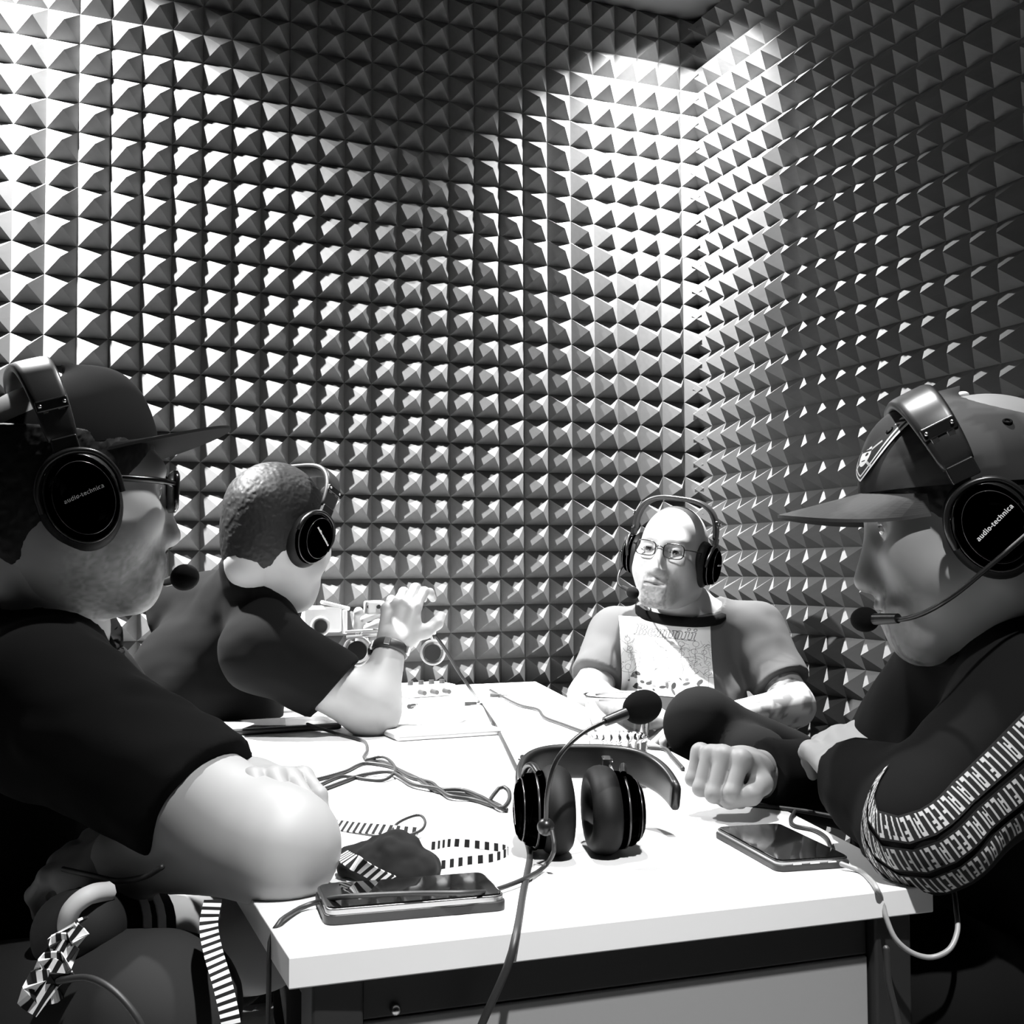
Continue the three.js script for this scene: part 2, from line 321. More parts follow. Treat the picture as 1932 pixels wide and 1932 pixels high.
const handGeo = (f, m, k = 1) => meshSDF(f, V(-.09, -.06, -.06), V(.09, .2, .11), .0026, m, toned(k));
const eyeGeo = (() => {
  const g = new THREE.SphereGeometry(.0118, 28, 20), c = []; const p = g.attributes.position;
  for (let i = 0; i < p.count; i++) { const a = Math.acos(Math.max(-1, Math.min(1, p.getZ(i) / .0118))); const v = a < .2 ? .004 : a < .55 ? .02 : .22; c.push(v, v, v); }
  g.setAttribute('color', new THREE.Float32BufferAttribute(c, 3)); return g;
})();
const eyeMat = new THREE.MeshPhysicalMaterial({ vertexColors: true, roughness: .12, clearcoat: .5 });
const hairMat = new THREE.MeshPhysicalMaterial({ color: gray(.006), roughness: .6, specularIntensity: .5 });
// close-cropped hair over the skull above a sloping hairline
function hairGeo(m, low, slope, amp = 1, top = 1, neck) {
  const n0 = V(0, -.038, -.033), n1 = n0.clone().add((neck ? neck.clone().applyMatrix4(m.clone().invert()) : V(0, -.15, -.045)).sub(n0).normalize().multiplyScalar(.125));
  const sk = ell(V(0, .040, -.014), V(.0835, .0985, .1045)), nk = cone(n0, n1, .0585, .0595), e = (x, y, z) => smin(sk(x, y, z), nk(x, y, z), .055);
  const f = (x, y, z) => { const d = e(x, y, z) + amp * (.0007 * noise(x * 210, y * 210, z * 210) + .0010 * noise(x * 50, y * 35, z * 50)); const line = low + slope * (z + .07) + (Math.abs(x) > .062 && z > -.03 ? -.02 : 0); return smax(smax(d, line - y, .006), y - top, .004); };
  return meshSDF(f, V(-.11, -.12, -.14), V(.11, .16, .12), .0032, m);
}
function face(g, m, look = 0, brow = .014) {
  for (const s of [-1, 1]) {
    const e = eyeGeo.clone(); e.rotateY(look); e.translate(.032 * s, .0155, .0792); e.applyMatrix4(m); wpart('eye', e, eyeMat, g);
    const b = tube([V(.014 * s, .033, .0935), V(.03 * s, .0385, .09), V(.048 * s, .033, .078)], .0036, 14, 6); b.scale(1, 1, 1); b.applyMatrix4(m); wpart('eyebrow', b, hairMat, g);
  }
}
// cloth wrinkles
const wrinkle = (f, amp, fx, fy, fz) => (x, y, z) => { const d = f(x, y, z); if (d > .05 || d < -.05) return d; return d + amp * (noise(x * fx, y * fy, z * fz) + .5 * noise(x * fx * 2.1 + 5, y * fy * 2.1, z * fz * 2.1)); };

// neckband that follows the neck opening of a garment
function collarGeo(f, p, n, r) {
  const m = n.clone().normalize(), e1 = V(1, 0, 0).addScaledVector(m, -m.x).normalize(), e2 = m.clone().cross(e1), c = p.clone().addScaledVector(m, -.009), pts = [];
  for (let i = 0; i < 28; i++) { const a = i / 28 * Math.PI * 2, d = e1.clone().multiplyScalar(Math.cos(a)).addScaledVector(e2, Math.sin(a)), q = c.clone().addScaledVector(d, .045); for (let k = 0; k < 40; k++) { const v = f(q.x, q.y, q.z); if (v > -.0005) break; q.addScaledVector(d, Math.max(-v * .7, .0005)); } if (q.distanceTo(c) > .1) q.copy(c).addScaledVector(d, .1); pts.push(q); }
  return tube(pts, r, 90, 8, true);
}
// caps, built in head coordinates
function capCrown(o) {
  const nu = 72, nv = 24, pos = [], idx = [], uv = [];
  for (let j = 0; j <= nv; j++) for (let i = 0; i <= nu; i++) {
    const a = i / nu * Math.PI * 2, v = j / nv, c = Math.cos(a), s = Math.sin(a), fr = Math.max(0, c);
    const e = o.boxy ?? 1.25, rad = Math.pow(1 - Math.pow(v, e * 2), 1 / (e * 1.6)), y0 = o.y0 + .012 * c, H = o.h + (o.front ?? 0) * Math.pow(fr, 2) * Math.sin(v * Math.PI);
    const pz = o.panels ? 1 - .010 * Math.pow(Math.abs(Math.sin(a * 3)), .5) * -1 * (1 - v) : 1, n = 1 + .006 * noise(s * 3, v * 4, c * 3);
    pos.push(s * o.rx * rad * pz * n, y0 + H * v, o.cz + c * o.rz * rad * pz * n + (o.lean ?? 0) * v); uv.push(i / nu * 4, v);
  }
  for (let j = 0; j < nv; j++) for (let i = 0; i < nu; i++) { const q = j * (nu + 1) + i; idx.push(q, q + 1, q + nu + 2, q, q + nu + 2, q + nu + 1); }
  const g = new THREE.BufferGeometry(); g.setAttribute('position', new THREE.Float32BufferAttribute(pos, 3)); g.setAttribute('uv', new THREE.Float32BufferAttribute(uv, 2)); g.setIndex(idx); g.computeVertexNormals(); return g;
}
function capBrim(o) {
  const nu = 40, nt = 10, pos = [], idx = []; const P = (u, t, k) => {
    const a = (u * 2 - 1) * o.spread, c = Math.cos(a), s = Math.sin(a), len = o.len * Math.pow(Math.max(0, Math.cos(a / o.spread * Math.PI / 2)), .55);
    const x = s * o.rx * (1 + .02 * t), z = o.cz + c * o.rz + t * len, y = o.y0 + .012 * c + t * len * Math.tan(o.tilt) - o.curve * x * x * (0.35 + .65 * t) + k * .0016; return [x, y, z - .004];
  };
  for (const k of [1, -1]) for (let j = 0; j <= nt; j++) for (let i = 0; i <= nu; i++) pos.push(...P(i / nu, j / nt, k));
  const n = (nu + 1) * (nt + 1);
  for (let j = 0; j < nt; j++) for (let i = 0; i < nu; i++) { const q = j * (nu + 1) + i; idx.push(q, q + nu + 2, q + 1, q, q + nu + 1, q + nu + 2, n + q, n + q + 1, n + q + nu + 2, n + q, n + q + nu + 2, n + q + nu + 1); }
  for (let i = 0; i < nu; i++) { const q = nt * (nu + 1) + i; idx.push(q, n + q, n + q + 1, q, n + q + 1, q + 1); }
  const g = new THREE.BufferGeometry(); g.setAttribute('position', new THREE.Float32BufferAttribute(pos, 3)); g.setAttribute('uv', new THREE.Float32BufferAttribute(new Float32Array(pos.length / 3 * 2), 2)); g.setIndex(idx);
  const t = g.toNonIndexed(); t.computeVertexNormals(); return t;
}

// ------------------------------------------------------------------ headsets
const font = await new FontLoader().loadAsync('fonts/droid/droid_sans_bold.typeface.json');
function sweepBand(arc, w, t) {   // flat padded band along an arc in the x-y plane; arc(u) -> [x, y, halfwidthScale]
  const n = 48, sec = [], m = 16, pos = [], idx = [];
  for (let i = 0; i < m; i++) { const a = i / m * Math.PI * 2, c = Math.cos(a), s = Math.sin(a); sec.push([Math.sign(c) * Math.pow(Math.abs(c), .45), Math.sign(s) * Math.pow(Math.abs(s), .6)]); }
  for (let k = 0; k <= n; k++) {
    const [x, y, q] = arc(k / n), [x2, y2] = arc(Math.min(1, k / n + .001)), [x1, y1] = arc(Math.max(0, k / n - .001)); let tx = x2 - x1, ty = y2 - y1; const l = Math.hypot(tx, ty); tx /= l; ty /= l;
    for (const [a, b] of sec) pos.push(x - ty * b * t / 2 * (.6 + .4 * q), y + tx * b * t / 2 * (.6 + .4 * q), a * w / 2 * q);
  }
  for (let k = 0; k < n; k++) for (let i = 0; i < m; i++) { const a = k * m + i, b = k * m + (i + 1) % m; idx.push(a, b, b + m, a, b + m, a + m); }
  for (const k of [0, n]) { const c = pos.length / 3; let cx = 0, cy = 0; for (let i = 0; i < m; i++) { cx += pos[(k * m + i) * 3] / m; cy += pos[(k * m + i) * 3 + 1] / m; } pos.push(cx, cy, 0); for (let i = 0; i < m; i++) { const a = k * m + i, b = k * m + (i + 1) % m; k ? idx.push(c, a, b) : idx.push(c, b, a); } }
  const g = new THREE.BufferGeometry(); g.setAttribute('position', new THREE.Float32BufferAttribute(pos, 3)); g.setAttribute('uv', new THREE.Float32BufferAttribute(new Float32Array(pos.length / 3 * 2), 2)); g.setIndex(idx); g.computeVertexNormals(); return g;
}
const trimMat = MP(.03, .22, {}); const bandMat = MP(.014, .36, {}), markMat = M(.6, .5);
const cupProfile = lathe([[0, .034], [.020, .034], [.0285, .0325], [.0300, .0300], [.0325, .0305], [.0350, .0285], [.0362, .0245], [.0392, .0240], [.0408, .0210], [.0408, .0150], [.0430, .0140], [.0440, .0110], [.0440, .0040], [.0420, .0020], [0, .0020]], 56);
const padProfile = (() => { const g = new THREE.TorusGeometry(.0335, .0125, 16, 48); return g; })();
const dentGeo = (() => { const sh = new THREE.Shape(); sh.moveTo(-.0105, 0); sh.lineTo(.0105, 0); sh.lineTo(.0105, .036); sh.lineTo(.0045, .036); sh.lineTo(.0045, .010); sh.lineTo(-.0045, .010); sh.lineTo(-.0045, .036); sh.lineTo(-.0105, .036); const g = new THREE.ExtrudeGeometry(sh, { depth: .0022, bevelEnabled: true, bevelSize: .0005, bevelThickness: .0005, bevelSegments: 1 }); return g; })();
const wordGeo = (() => { const g = new TextGeometry('audio-technica', { font, size: .0042, depth: .0004, curveSegments: 3 }); g.computeBoundingBox(); const b = g.boundingBox; g.translate(-(b.min.x + b.max.x) / 2, -(b.min.y + b.max.y) / 2, 0); return g; })();
// m: frame with the ears on the x axis; opt: half = ear distance, top = height of the band, tilt of the band, boom = {side, pts}
function headset(label, m, opt) {
  const o = thing('headset', label, 'headset', V(0, 0, 0)); const pos = V(0, 0, 0).applyMatrix4(m); o.position.copy(pos);
  const tilt = new THREE.Matrix4().makeRotationX((opt.tilt ?? 0) * Math.PI / 180), hx = opt.half ?? .083, top = opt.top ?? .142, y1 = opt.y1 ?? .062;
  const cs = opt.cup ?? 1; const mt = m.clone().multiply(tilt), add = (n, g, mat, mm, label2, par = o) => wpart(n, g.clone().applyMatrix4(mm), mat, par, label2);
  const bx = opt.bandHalf ?? hx + .019;
  const bs = opt.bandShift ?? 0; const arc = u => { const a = Math.PI * (1 - u), c = Math.cos(a), s = Math.sin(a); return [bs + Math.sign(c) * bx * Math.pow(Math.abs(c), .62), y1 + (top - y1) * Math.pow(s, .8), .72 + .28 * Math.pow(s, .5)]; };
  add('headband', sweepBand(arc, .040, .011), bandMat, mt);
  for (const s of [-1, 1]) {
    const flip = new THREE.Matrix4().makeBasis(V(0, 0, -s), V(0, 1, 0), V(s, 0, 0));   // local z = outwards
    const side = mt.clone().multiply(new THREE.Matrix4().makeTranslation(s * hx, 0, 0)).multiply(flip);
    const housing = side.clone().multiply(new THREE.Matrix4().makeTranslation(0, 0, .004)).multiply(new THREE.Matrix4().makeRotationX(Math.PI / 2)).multiply(new THREE.Matrix4().makeScale(.84 * cs, 1, 1.06 * cs));
    const cup = add('ear_cup', cupProfile, blackPlastic, housing.clone().multiply(new THREE.Matrix4().makeScale(1.0, 1, -1)).multiply(new THREE.Matrix4().makeScale(1, 1, 1)));
    cup.geometry = cup.geometry.clone();
    const word = wpart('lettering', wordGeo.clone().applyMatrix4(side.clone().multiply(new THREE.Matrix4().makeTranslation(0, .004, .0381)).multiply(new THREE.Matrix4().makeRotationZ((opt.wordTurn ?? 0) * Math.PI / 180))), markMat, cup, 'pale maker lettering across the cup');
    add('ear_pad', padProfile, padMat, side.clone().multiply(new THREE.Matrix4().makeTranslation(0, 0, -.003)).multiply(new THREE.Matrix4().makeScale(.92 * cs, 1.2 * cs, 1.25)));
    for (const [tr, tw, tz] of [[.0345, .0011, .0315], [.0425, .0013, .018]]) wpart('trim_ring', new THREE.TorusGeometry(tr, tw, 8, 48).scale(.84 * cs, 1.06 * cs, 1).translate(0, 0, tz).applyMatrix4(side), trimMat, cup);
    const yk = tube([V(-.047, -.004, .016), V(-.046, .018, .020), V(-.03, .040, .024), V(0, .0485, .025), V(.03, .040, .024), V(.046, .018, .020), V(.047, -.004, .016)], .0036, 40, 8);
    add('yoke', yk.clone().scale(.86 * cs, cs, 1), blackPlastic, side);
    add('slider_block', new RoundedBoxGeometry(.026, .017, .009, 2, .002).translate(0, .056, .021), blackPlastic, side);
    add('slider', dentGeo.clone().translate(0, .060, .0195), chrome, side, 'bright slotted metal slider');
    add('hinge', new RoundedBoxGeometry(.032, .012, .011, 2, .002).translate(0, .0985, .018), blackPlastic, side);
    for (const q of [-.012, .012]) add('rivet', new THREE.SphereGeometry(.0022, 8, 6).translate(q, .0985, .0238), chrome, side);
  }
  if (opt.boom) {
    const pts = opt.boom.pts, bm = wpart('boom_arm', cord(pts, .0024, 50), blackPlastic, o);
    const end = pts[pts.length - 1], pre = pts[pts.length - 2], d = end.clone().sub(pre).normalize();
    wpart('microphone', rod(end.clone().addScaledVector(d, -.034), end, .0048, .006), blackPlastic, bm);
    const ws = new THREE.SphereGeometry(opt.boom.r ?? .013, 24, 16); ws.scale(1, 1.25, 1); ws.applyQuaternion(new THREE.Quaternion().setFromUnitVectors(UP, d)); const e = end.clone().addScaledVector(d, .010); ws.translate(e.x, e.y, e.z);
    wpart('windscreen', ws, cloth(.003), bm, 'black foam windscreen');
    const hub = pts[0]; wpart('boom_pivot', new THREE.SphereGeometry(.0085, 16, 12).scale(1, 1, 1).translate(hub.x, hub.y, hub.z), blackPlastic, bm);
  }
  if (opt.cable) wpart('cable', cord(opt.cable, .0022, 60), cableMat, o);
  return o;
}
function eyeglasses(label, m, rim, lensW, lensH) {
  const o = thing('eyeglasses', label, 'glasses', V(0, 0, .09).applyMatrix4(m)); const gl = new THREE.MeshPhysicalMaterial({ color: 0xffffff, roughness: .03, transmission: 1, thickness: 0, ior: 1.45 });
  for (const s of [-1, 1]) {
    const pts = []; for (let i = 0; i < 28; i++) { const a = i / 28 * Math.PI * 2, c = Math.cos(a), q = Math.sin(a); pts.push(V(.0335 * s + Math.sign(c) * Math.pow(Math.abs(c), .6) * lensW / 2, .013 + Math.sign(q) * Math.pow(Math.abs(q), .6) * lensH / 2, .1 - .10 * Math.pow(Math.abs(.0335 * s + c * lensW / 2), 2) * 10)); }
    const g = tube(pts, rim, 56, 6, true); g.applyMatrix4(m); wpart('rim', g, glossBlack, o);
    const sh = new THREE.Shape(pts.map(p => new THREE.Vector2(p.x, p.y))); const lg = new THREE.ShapeGeometry(sh, 4); lg.translate(0, 0, .0965); lg.applyMatrix4(m); wpart('lens', lg, gl, o);
    const tg = tube([V((.0335 + lensW / 2 / 1) * s, .02, .094), V(.076 * s, .021, .07), V(.081 * s, .017, .0), V(.080 * s, .0, -.03)], rim * .95, 24, 6); tg.applyMatrix4(m); wpart('temple', tg, glossBlack, o);
  }
  const b = tube([V(-.0335 + lensW / 2, .017, .1), V(0, .021, .104), V(.0335 - lensW / 2, .017, .1)], rim, 12, 6); b.applyMatrix4(m); wpart('bridge', b, glossBlack, o);
  return o;
}
function dress(g, name, f, pts, pad, cell, mat, label, col) { const [lo, hi] = bounds(pts, pad); return wpart(name, meshSDF(f, lo, hi, cell, null, col), mat, g, label); }

// ------------------------------------------------------------------ man at the left with the flat cap
const bodyMesh = (g, geos) => wpart('body', mergeGeometries(geos), skinMat, g);
const cutFor = (a, b, t) => [a.clone().lerp(b, t), b.clone().sub(a)];   // plane across a limb
// neck opening: a plane that only acts close to the neck
const neckCut = (f, p, n, k = .006) => { const m = n.clone().normalize(); return (x, y, z) => { const d = f(x, y, z), r = Math.hypot(x - p.x, z - p.z); if (r > .16) return d; const h = (x - p.x) * m.x + (y - p.y) * m.y + (z - p.z) * m.z - Math.max(0, r - .085) * 1.5; return smax(d, h, k); }; };
{
  const hm = frame(W(131, 950, 1.30), 28, -2, 0, 1.03), g = thing('person', 'man in black cap, glasses and black t-shirt with crossed arms, nearest at left', 'person', W(-30, 1900, 1.3).setY(0));
  const J = { neck: W(78, 1185, 1.34), chest: W(-10, 1420, 1.36), belly: W(-40, 1700, 1.38), hip: W(-80, 1930, 1.36), sr: W(85, 1335, 1.18), sl: W(140, 1310, 1.50), er: W(530, 1597, 1.045), wr: W(235, 1615, 1.15), el: W(330, 1500, 1.42), wl: W(455, 1535, 1.21), hr: W(-60, 1960, 1.22), hl: W(-60, 1950, 1.42), kr: W(300, 1912, 1.03), kl: W(492, 1772, 1.26), al: W(228, 1762, 1.13), ar: W(330, 2700, 1.12) };
  J.ar.y = .09; const headNeck = V(0, -.05, -.042).applyMatrix4(hm);
  const skin = union([cone(headNeck, J.neck, .056, .066), cone(J.neck, J.chest, .07, .12), cone(J.chest, J.belly, .125, .14), cone(J.belly, J.hip, .14, .12), cone(J.neck, J.sr, .05, .055), cone(J.neck, J.sl, .05, .055),
    cone(J.sr, J.er, .06, .048), cone(J.er, J.wr, .046, .033), cone(J.sl, J.el, .06, .045), cone(J.el, J.wl, .045, .031), cone(J.hr, J.kr, .075, .055), cone(J.hl, J.kl, .07, .048), cone(J.kl, J.al, .048, .036), cone(J.kr, J.ar, .052, .038)], .03);
  const wristR = handFrame(J.wr, J.wr.clone().sub(J.er), camU.clone().multiplyScalar(-1).addScaledVector(CF, .6));
  const hR = handField([[30, 40, 25], [32, 42, 25], [34, 42, 25], [36, 44, 25]], [[.045, .05, .02], [.05, .08, .03], [.045, .1, .035]], .6, 1);
  // left hand laid over the right arm beside the elbow
  const dirL = W(592, 1482, 1.02).sub(W(462, 1478, 1.14)), wristL = handFrame(W(466, 1472, 1.14), dirL, UP.clone().multiplyScalar(-1).addScaledVector(CF, -.1), .95);
  const hL = handField([[38, 40, 25], [36, 40, 25], [34, 40, 25], [32, 36, 20]], [[.05, .04, .018], [.06, .068, .028], [.058, .09, .04]], 1, -1);
  const [lo, hi] = bounds(Object.values(J), .17);
  bodyMesh(g, [meshSDF(skin, lo, hi, .009, null, skinTone), headGeo({ jaw: 1.12, beard: .5 }, hm, J.neck), handGeo(hR, wristR), handGeo(hL, wristL)]);
  face(g, hm);
  // shirt: torso and two short sleeves
  const nk = J.neck.clone().lerp(headNeck, .18), torso = union([cone(J.neck, nk.clone().lerp(headNeck, .25), .072, .068), cone(J.neck.clone().lerp(J.chest, .12), J.chest, .078, .150), cone(J.chest, J.belly, .152, .168), cone(J.belly, J.hip, .168, .15), cone(J.neck, J.sr, .055, .082), cone(J.neck, J.sl, .055, .075)], .05);
  const [rp, rn] = cutFor(J.sr, J.er, .68), [lp, ln] = cutFor(J.sl, J.el, .75);
  const rn2 = rn.clone().normalize().addScaledVector(camU, -.28).addScaledVector(CR, .05);
  const sR = cut(cone(J.sr, J.er, .081, .060), rp, rn2), sL = cut(cone(J.sl, J.el, .078, .06), lp, ln);
  let shirt = (x, y, z) => smin(torso(x, y, z), Math.min(sR(x, y, z), sL(x, y, z)), .03);
  shirt = neckCut(shirt, nk, UP.clone().addScaledVector(CR, .45)); shirt = wrinkle(cut(shirt, J.hip.clone().setY(J.hip.y - .10), V(0, -1, 0)), .0035, 14, 22, 14);
  const folds = [[W(180, 1372, 1.11), W(400, 1378, 1.12), .012], [W(60, 1395, 1.09), W(300, 1420, 1.09), .014], [W(260, 1310, 1.12), W(345, 1340, 1.13), .009]].map(([a, b, r]) => cone(a, b, r, r * .5));
  const sh2 = (x, y, z) => { let d = shirt(x, y, z); for (const f of folds) d = smin(d, f(x, y, z), .018); return d; };
  dress(g, 'shirt', sh2, [J.neck, J.chest, J.belly, J.hip, J.sr, J.sl, rp, lp], .19, .007, blackCloth);
  wpart('collar', collarGeo(shirt, nk, UP.clone().addScaledVector(CR, .45), .006), blackCloth, g);
  // shorts over both thighs, hem at the knee
  const greyCloth = cloth(.03);
  const [kp, kn] = cutFor(J.hr, J.kr, 1.12), [qp, qn] = cutFor(J.hl, J.kl, .94);
  const shorts = union([cone(J.hr, J.kr, .098, .073), cut(cone(J.hl, J.kl, .09, .06), qp, qn)], .015);
  dress(g, 'shorts', wrinkle(shorts, .003, 12, 12, 12), [J.hr, J.kr, J.hl, J.kl, J.hip], .17, .008, greyCloth);
  // crossed foot with striped sock and white-soled shoe
  const sock = part('sock', new THREE.BufferGeometry(), M(.02, .95), g); const d = J.al.clone().sub(J.kl).normalize(), s0 = J.al.clone().addScaledVector(d, -.03), s1 = J.al.clone().addScaledVector(d, .05);
  sock.removeFromParent(); const sk = wpart('sock', rod(s0, s1, .046, .041, 24), M(.012, .95), g, 'black sock with pale stripes');
  for (const t of [.012, .028]) wpart('sock_stripe', rod(s0.clone().addScaledVector(d, t), s0.clone().addScaledVector(d, t + .009), .0472 - t * .05, .0468 - t * .06, 24), M(.8, .95), sk);
  const toe = W(168, 1742, 1.06), heel = W(188, 1785, 1.13);
  const shoeF = union([cone(s1.clone().addScaledVector(d, .0), toe, .040, .028), cone(heel, toe, .034, .027)], .02);
  const sb = bounds([s1, toe, heel], .07); const shoe = wpart('shoe', meshSDF(shoeF, sb[0], sb[1], .006), M(.015, .8), g, 'black canvas shoe with white rubber edge');
  wpart('sole', tube([W(205, 1682, 1.06), W(165, 1690, 1.035), W(138, 1712, 1.03), W(128, 1745, 1.035), W(138, 1785, 1.05)], .009, 30, 8), M(.7, .6), shoe, 'white rubber edge');
  const foot = J.ar.clone(), rshoe = union([cone(foot, foot.clone().addScaledVector(CR, .16).setY(.04), .045, .038)], .02), fb = bounds([foot, foot.clone().addScaledVector(CR, .17)], .07);
  wpart('shoe', meshSDF(rshoe, fb[0], fb[1], .008), M(.015, .8), g);
  // cap
  const co = { y0: .046, h: .098, rx: .088, rz: .108, cz: -.010, boxy: .95, front: .03, lean: .012 };
  const capT = hm.clone().multiply(new THREE.Matrix4().makeRotationX(-.10)).multiply(new THREE.Matrix4().makeRotationZ(-.13));
  wpart('hair', hairGeo(hm, -.085, .95, 1, .075, J.neck), hairMat, g, 'dark cropped hair below the cap');
  const cap = wpart('cap', capCrown(co).applyMatrix4(capT), cloth(.0055), g, 'black cap with raised flat brim');
  wpart('brim', capBrim({ ...co, spread: 1.15, len: .088, tilt: .24, curve: 1.4 }).applyMatrix4(capT), cloth(.012), cap);
  wpart('button', new THREE.SphereGeometry(.007, 12, 8).scale(1, .6, 1).translate(0, co.y0 + co.h, co.cz).applyMatrix4(capT), blackCloth, cap);
  headset('black headset over the black cap of the man nearest at left', hm, { half: .079, top: .152, tilt: -20, wordTurn: 8, boom: { pts: [V(.105, -.02, .0), V(.112, -.055, .03), V(.09, -.085, .075), V(.045, -.085, .108), V(.0, -.078, .122)].map(p => p.clone().multiply(V(1, 1, 1)).applyMatrix4(hm)), r: .0155 } });
  eyeglasses('black thick framed glasses on the man nearest at left', hm.clone().multiply(new THREE.Matrix4().makeTranslation(0, .004, .004)), .0038, .052, .04);
}

// ------------------------------------------------------------------ man at the left further back, seen from behind
{
  const hm = frame(W(522, 1018, 2.12), 54, -14, 0, 1.0), g = thing('person', 'man with short dark hair and black t-shirt seen from behind, elbow on table', 'person', W(400, 1700, 2.3).setY(0));
  const J = { neck: W(486, 1122, 2.20), chest: W(395, 1290, 2.27), belly: W(370, 1480, 2.33), hip: W(345, 1640, 2.36), sl: W(350, 1152, 2.38), sr: W(500, 1226, 2.05), er: W(702, 1338, 2.035), wr: W(738, 1222, 2.10), el: W(600, 1300, 2.52), wl: W(690, 1235, 2.36), hl: W(330, 1650, 2.45), hr: W(380, 1650, 2.25), kl: W(560, 1640, 2.5), kr: W(600, 1620, 2.25), al: W(560, 2000, 2.5), ar: W(590, 2000, 2.25) };
  J.al.y = J.ar.y = .08; const hn = V(0, -.05, -.042).applyMatrix4(hm);
  const skin = union([cone(hn, J.neck, .054, .054), cone(J.neck, J.chest, .055, .11), cone(J.chest, J.belly, .115, .12), cone(J.belly, J.hip, .12, .12), cone(J.neck, J.sr, .05, .05), cone(J.neck, J.sl, .05, .05), cone(J.sr, J.er, .055, .045), cone(J.er, J.wr, .047, .027), cone(J.sl, J.el, .055, .04), cone(J.el, J.wl, .04, .026), cone(J.hl, J.kl, .07, .05), cone(J.hr, J.kr, .07, .05), cone(J.kl, J.al, .05, .035), cone(J.kr, J.ar, .05, .035)], .03);
  const fR = handFrame(J.wr, W(752, 1165, 2.13).sub(J.wr), CF.clone().addScaledVector(CR, .3)), HR = handField([[22, 45, 25], [25, 50, 25], [30, 55, 25], [35, 55, 25]], [[.05, .045, .02], [.062, .07, .035], [.06, .092, .05]], 1.2, -1);
  const fL = handFrame(J.wl, W(735, 1195, 2.3).sub(J.wl), CF.clone().multiplyScalar(-1).addScaledVector(UP, .3)), HL = handField([[30, 50, 30], [30, 55, 30], [32, 55, 30], [35, 55, 30]], [[.05, .045, .02], [.06, .07, .03], [.06, .09, .045]], 1, -1);
  const [lo, hi] = bounds(Object.values(J), .16);
  bodyMesh(g, [meshSDF(skin, lo, hi, .010, null, toned(.85)), headGeo({ tone: .85 }, hm, J.neck), handGeo(HR, fR, .85), handGeo(HL, fL, .85)]);
  face(g, hm);
  wpart('hair', hairGeo(hm, -.086, 1.0, 1, 1, J.neck), hairMat, g, 'short dark hair');
  const nk = J.neck.clone().lerp(hn, .52), torso = union([cone(J.neck, nk.clone().lerp(hn, .3), .07, .066), cone(J.neck.clone().lerp(J.chest, .15), J.chest, .075, .138), cone(J.chest, J.belly, .14, .145), cone(J.belly, J.hip, .145, .14), cone(J.neck, J.sr, .056, .072), cone(J.neck, J.sl, .058, .072)], .05);
  const [rp, rn] = cutFor(J.sr, J.er, .66), [lp, ln] = cutFor(J.sl, J.el, .6), sR = cut(cone(J.sr, J.er, .073, .064), rp, rn.clone().normalize().addScaledVector(camU, -.25)), sL = cut(cone(J.sl, J.el, .07, .06), lp, ln);
  let shirt = (x, y, z) => smin(torso(x, y, z), Math.min(sR(x, y, z), sL(x, y, z)), .03);
  shirt = wrinkle(cut(neckCut(shirt, nk, UP.clone().addScaledVector(CR, .62).addScaledVector(CF, .1)), J.hip.clone().setY(J.hip.y - .05), V(0, -1, 0)), .004, 13, 20, 13);
  dress(g, 'shirt', shirt, [J.neck, J.chest, J.belly, J.hip, J.sr, J.sl, rp, lp], .18, .008, blackCloth);
  const tr = union([cone(J.hip, J.belly.clone().lerp(J.hip, .6), .135, .135), cone(J.hl, J.kl, .09, .065), cone(J.hr, J.kr, .09, .065), cone(J.kl, J.al, .062, .05), cone(J.kr, J.ar, .062, .05)], .03);
  dress(g, 'trousers', tr, [J.hip, J.hl, J.hr, J.kl, J.kr, J.al, J.ar], .15, .012, blackCloth);
  for (const a of [J.al, J.ar]) { const t = a.clone().addScaledVector(CR, .15).setY(.04), f = cone(a.clone().setY(.05), t, .045, .036), b = bounds([a, t], .06); wpart('shoe', meshSDF(f, b[0], b[1], .01), M(.02, .8), g); }
  headset('black headset on the dark haired man seen from behind', hm, { half: .079, top: .148, tilt: 14, wordTurn: -24 });
  // watch on the raised wrist
  const wd = J.wr.clone().sub(J.er).normalize(), wc = J.wr.clone().addScaledVector(wd, -.004), w = thing('wristwatch', 'wristwatch on the raised wrist of the man seen from behind', 'watch', wc);
  const q = new THREE.Quaternion().setFromUnitVectors(V(0, 0, 1), wd); const st = new THREE.TorusGeometry(.0295, .0045, 10, 40).scale(1, 1, 2.2).applyQuaternion(q); part('strap', st, M(.015, .5), w);
  for (let i = 0; i < 9; i++) { const a = i / 9 * Math.PI * 2; const l = box(.011, .004, .014, 0, .0345, 0, .001); l.rotateZ(a); l.applyQuaternion(q); if (i % 2) part('link', l, chrome, w); }
  const dial = new THREE.CylinderGeometry(.017, .018, .009, 28); dial.translate(0, .036, 0).applyQuaternion(q); part('case', dial, chrome, w);
}

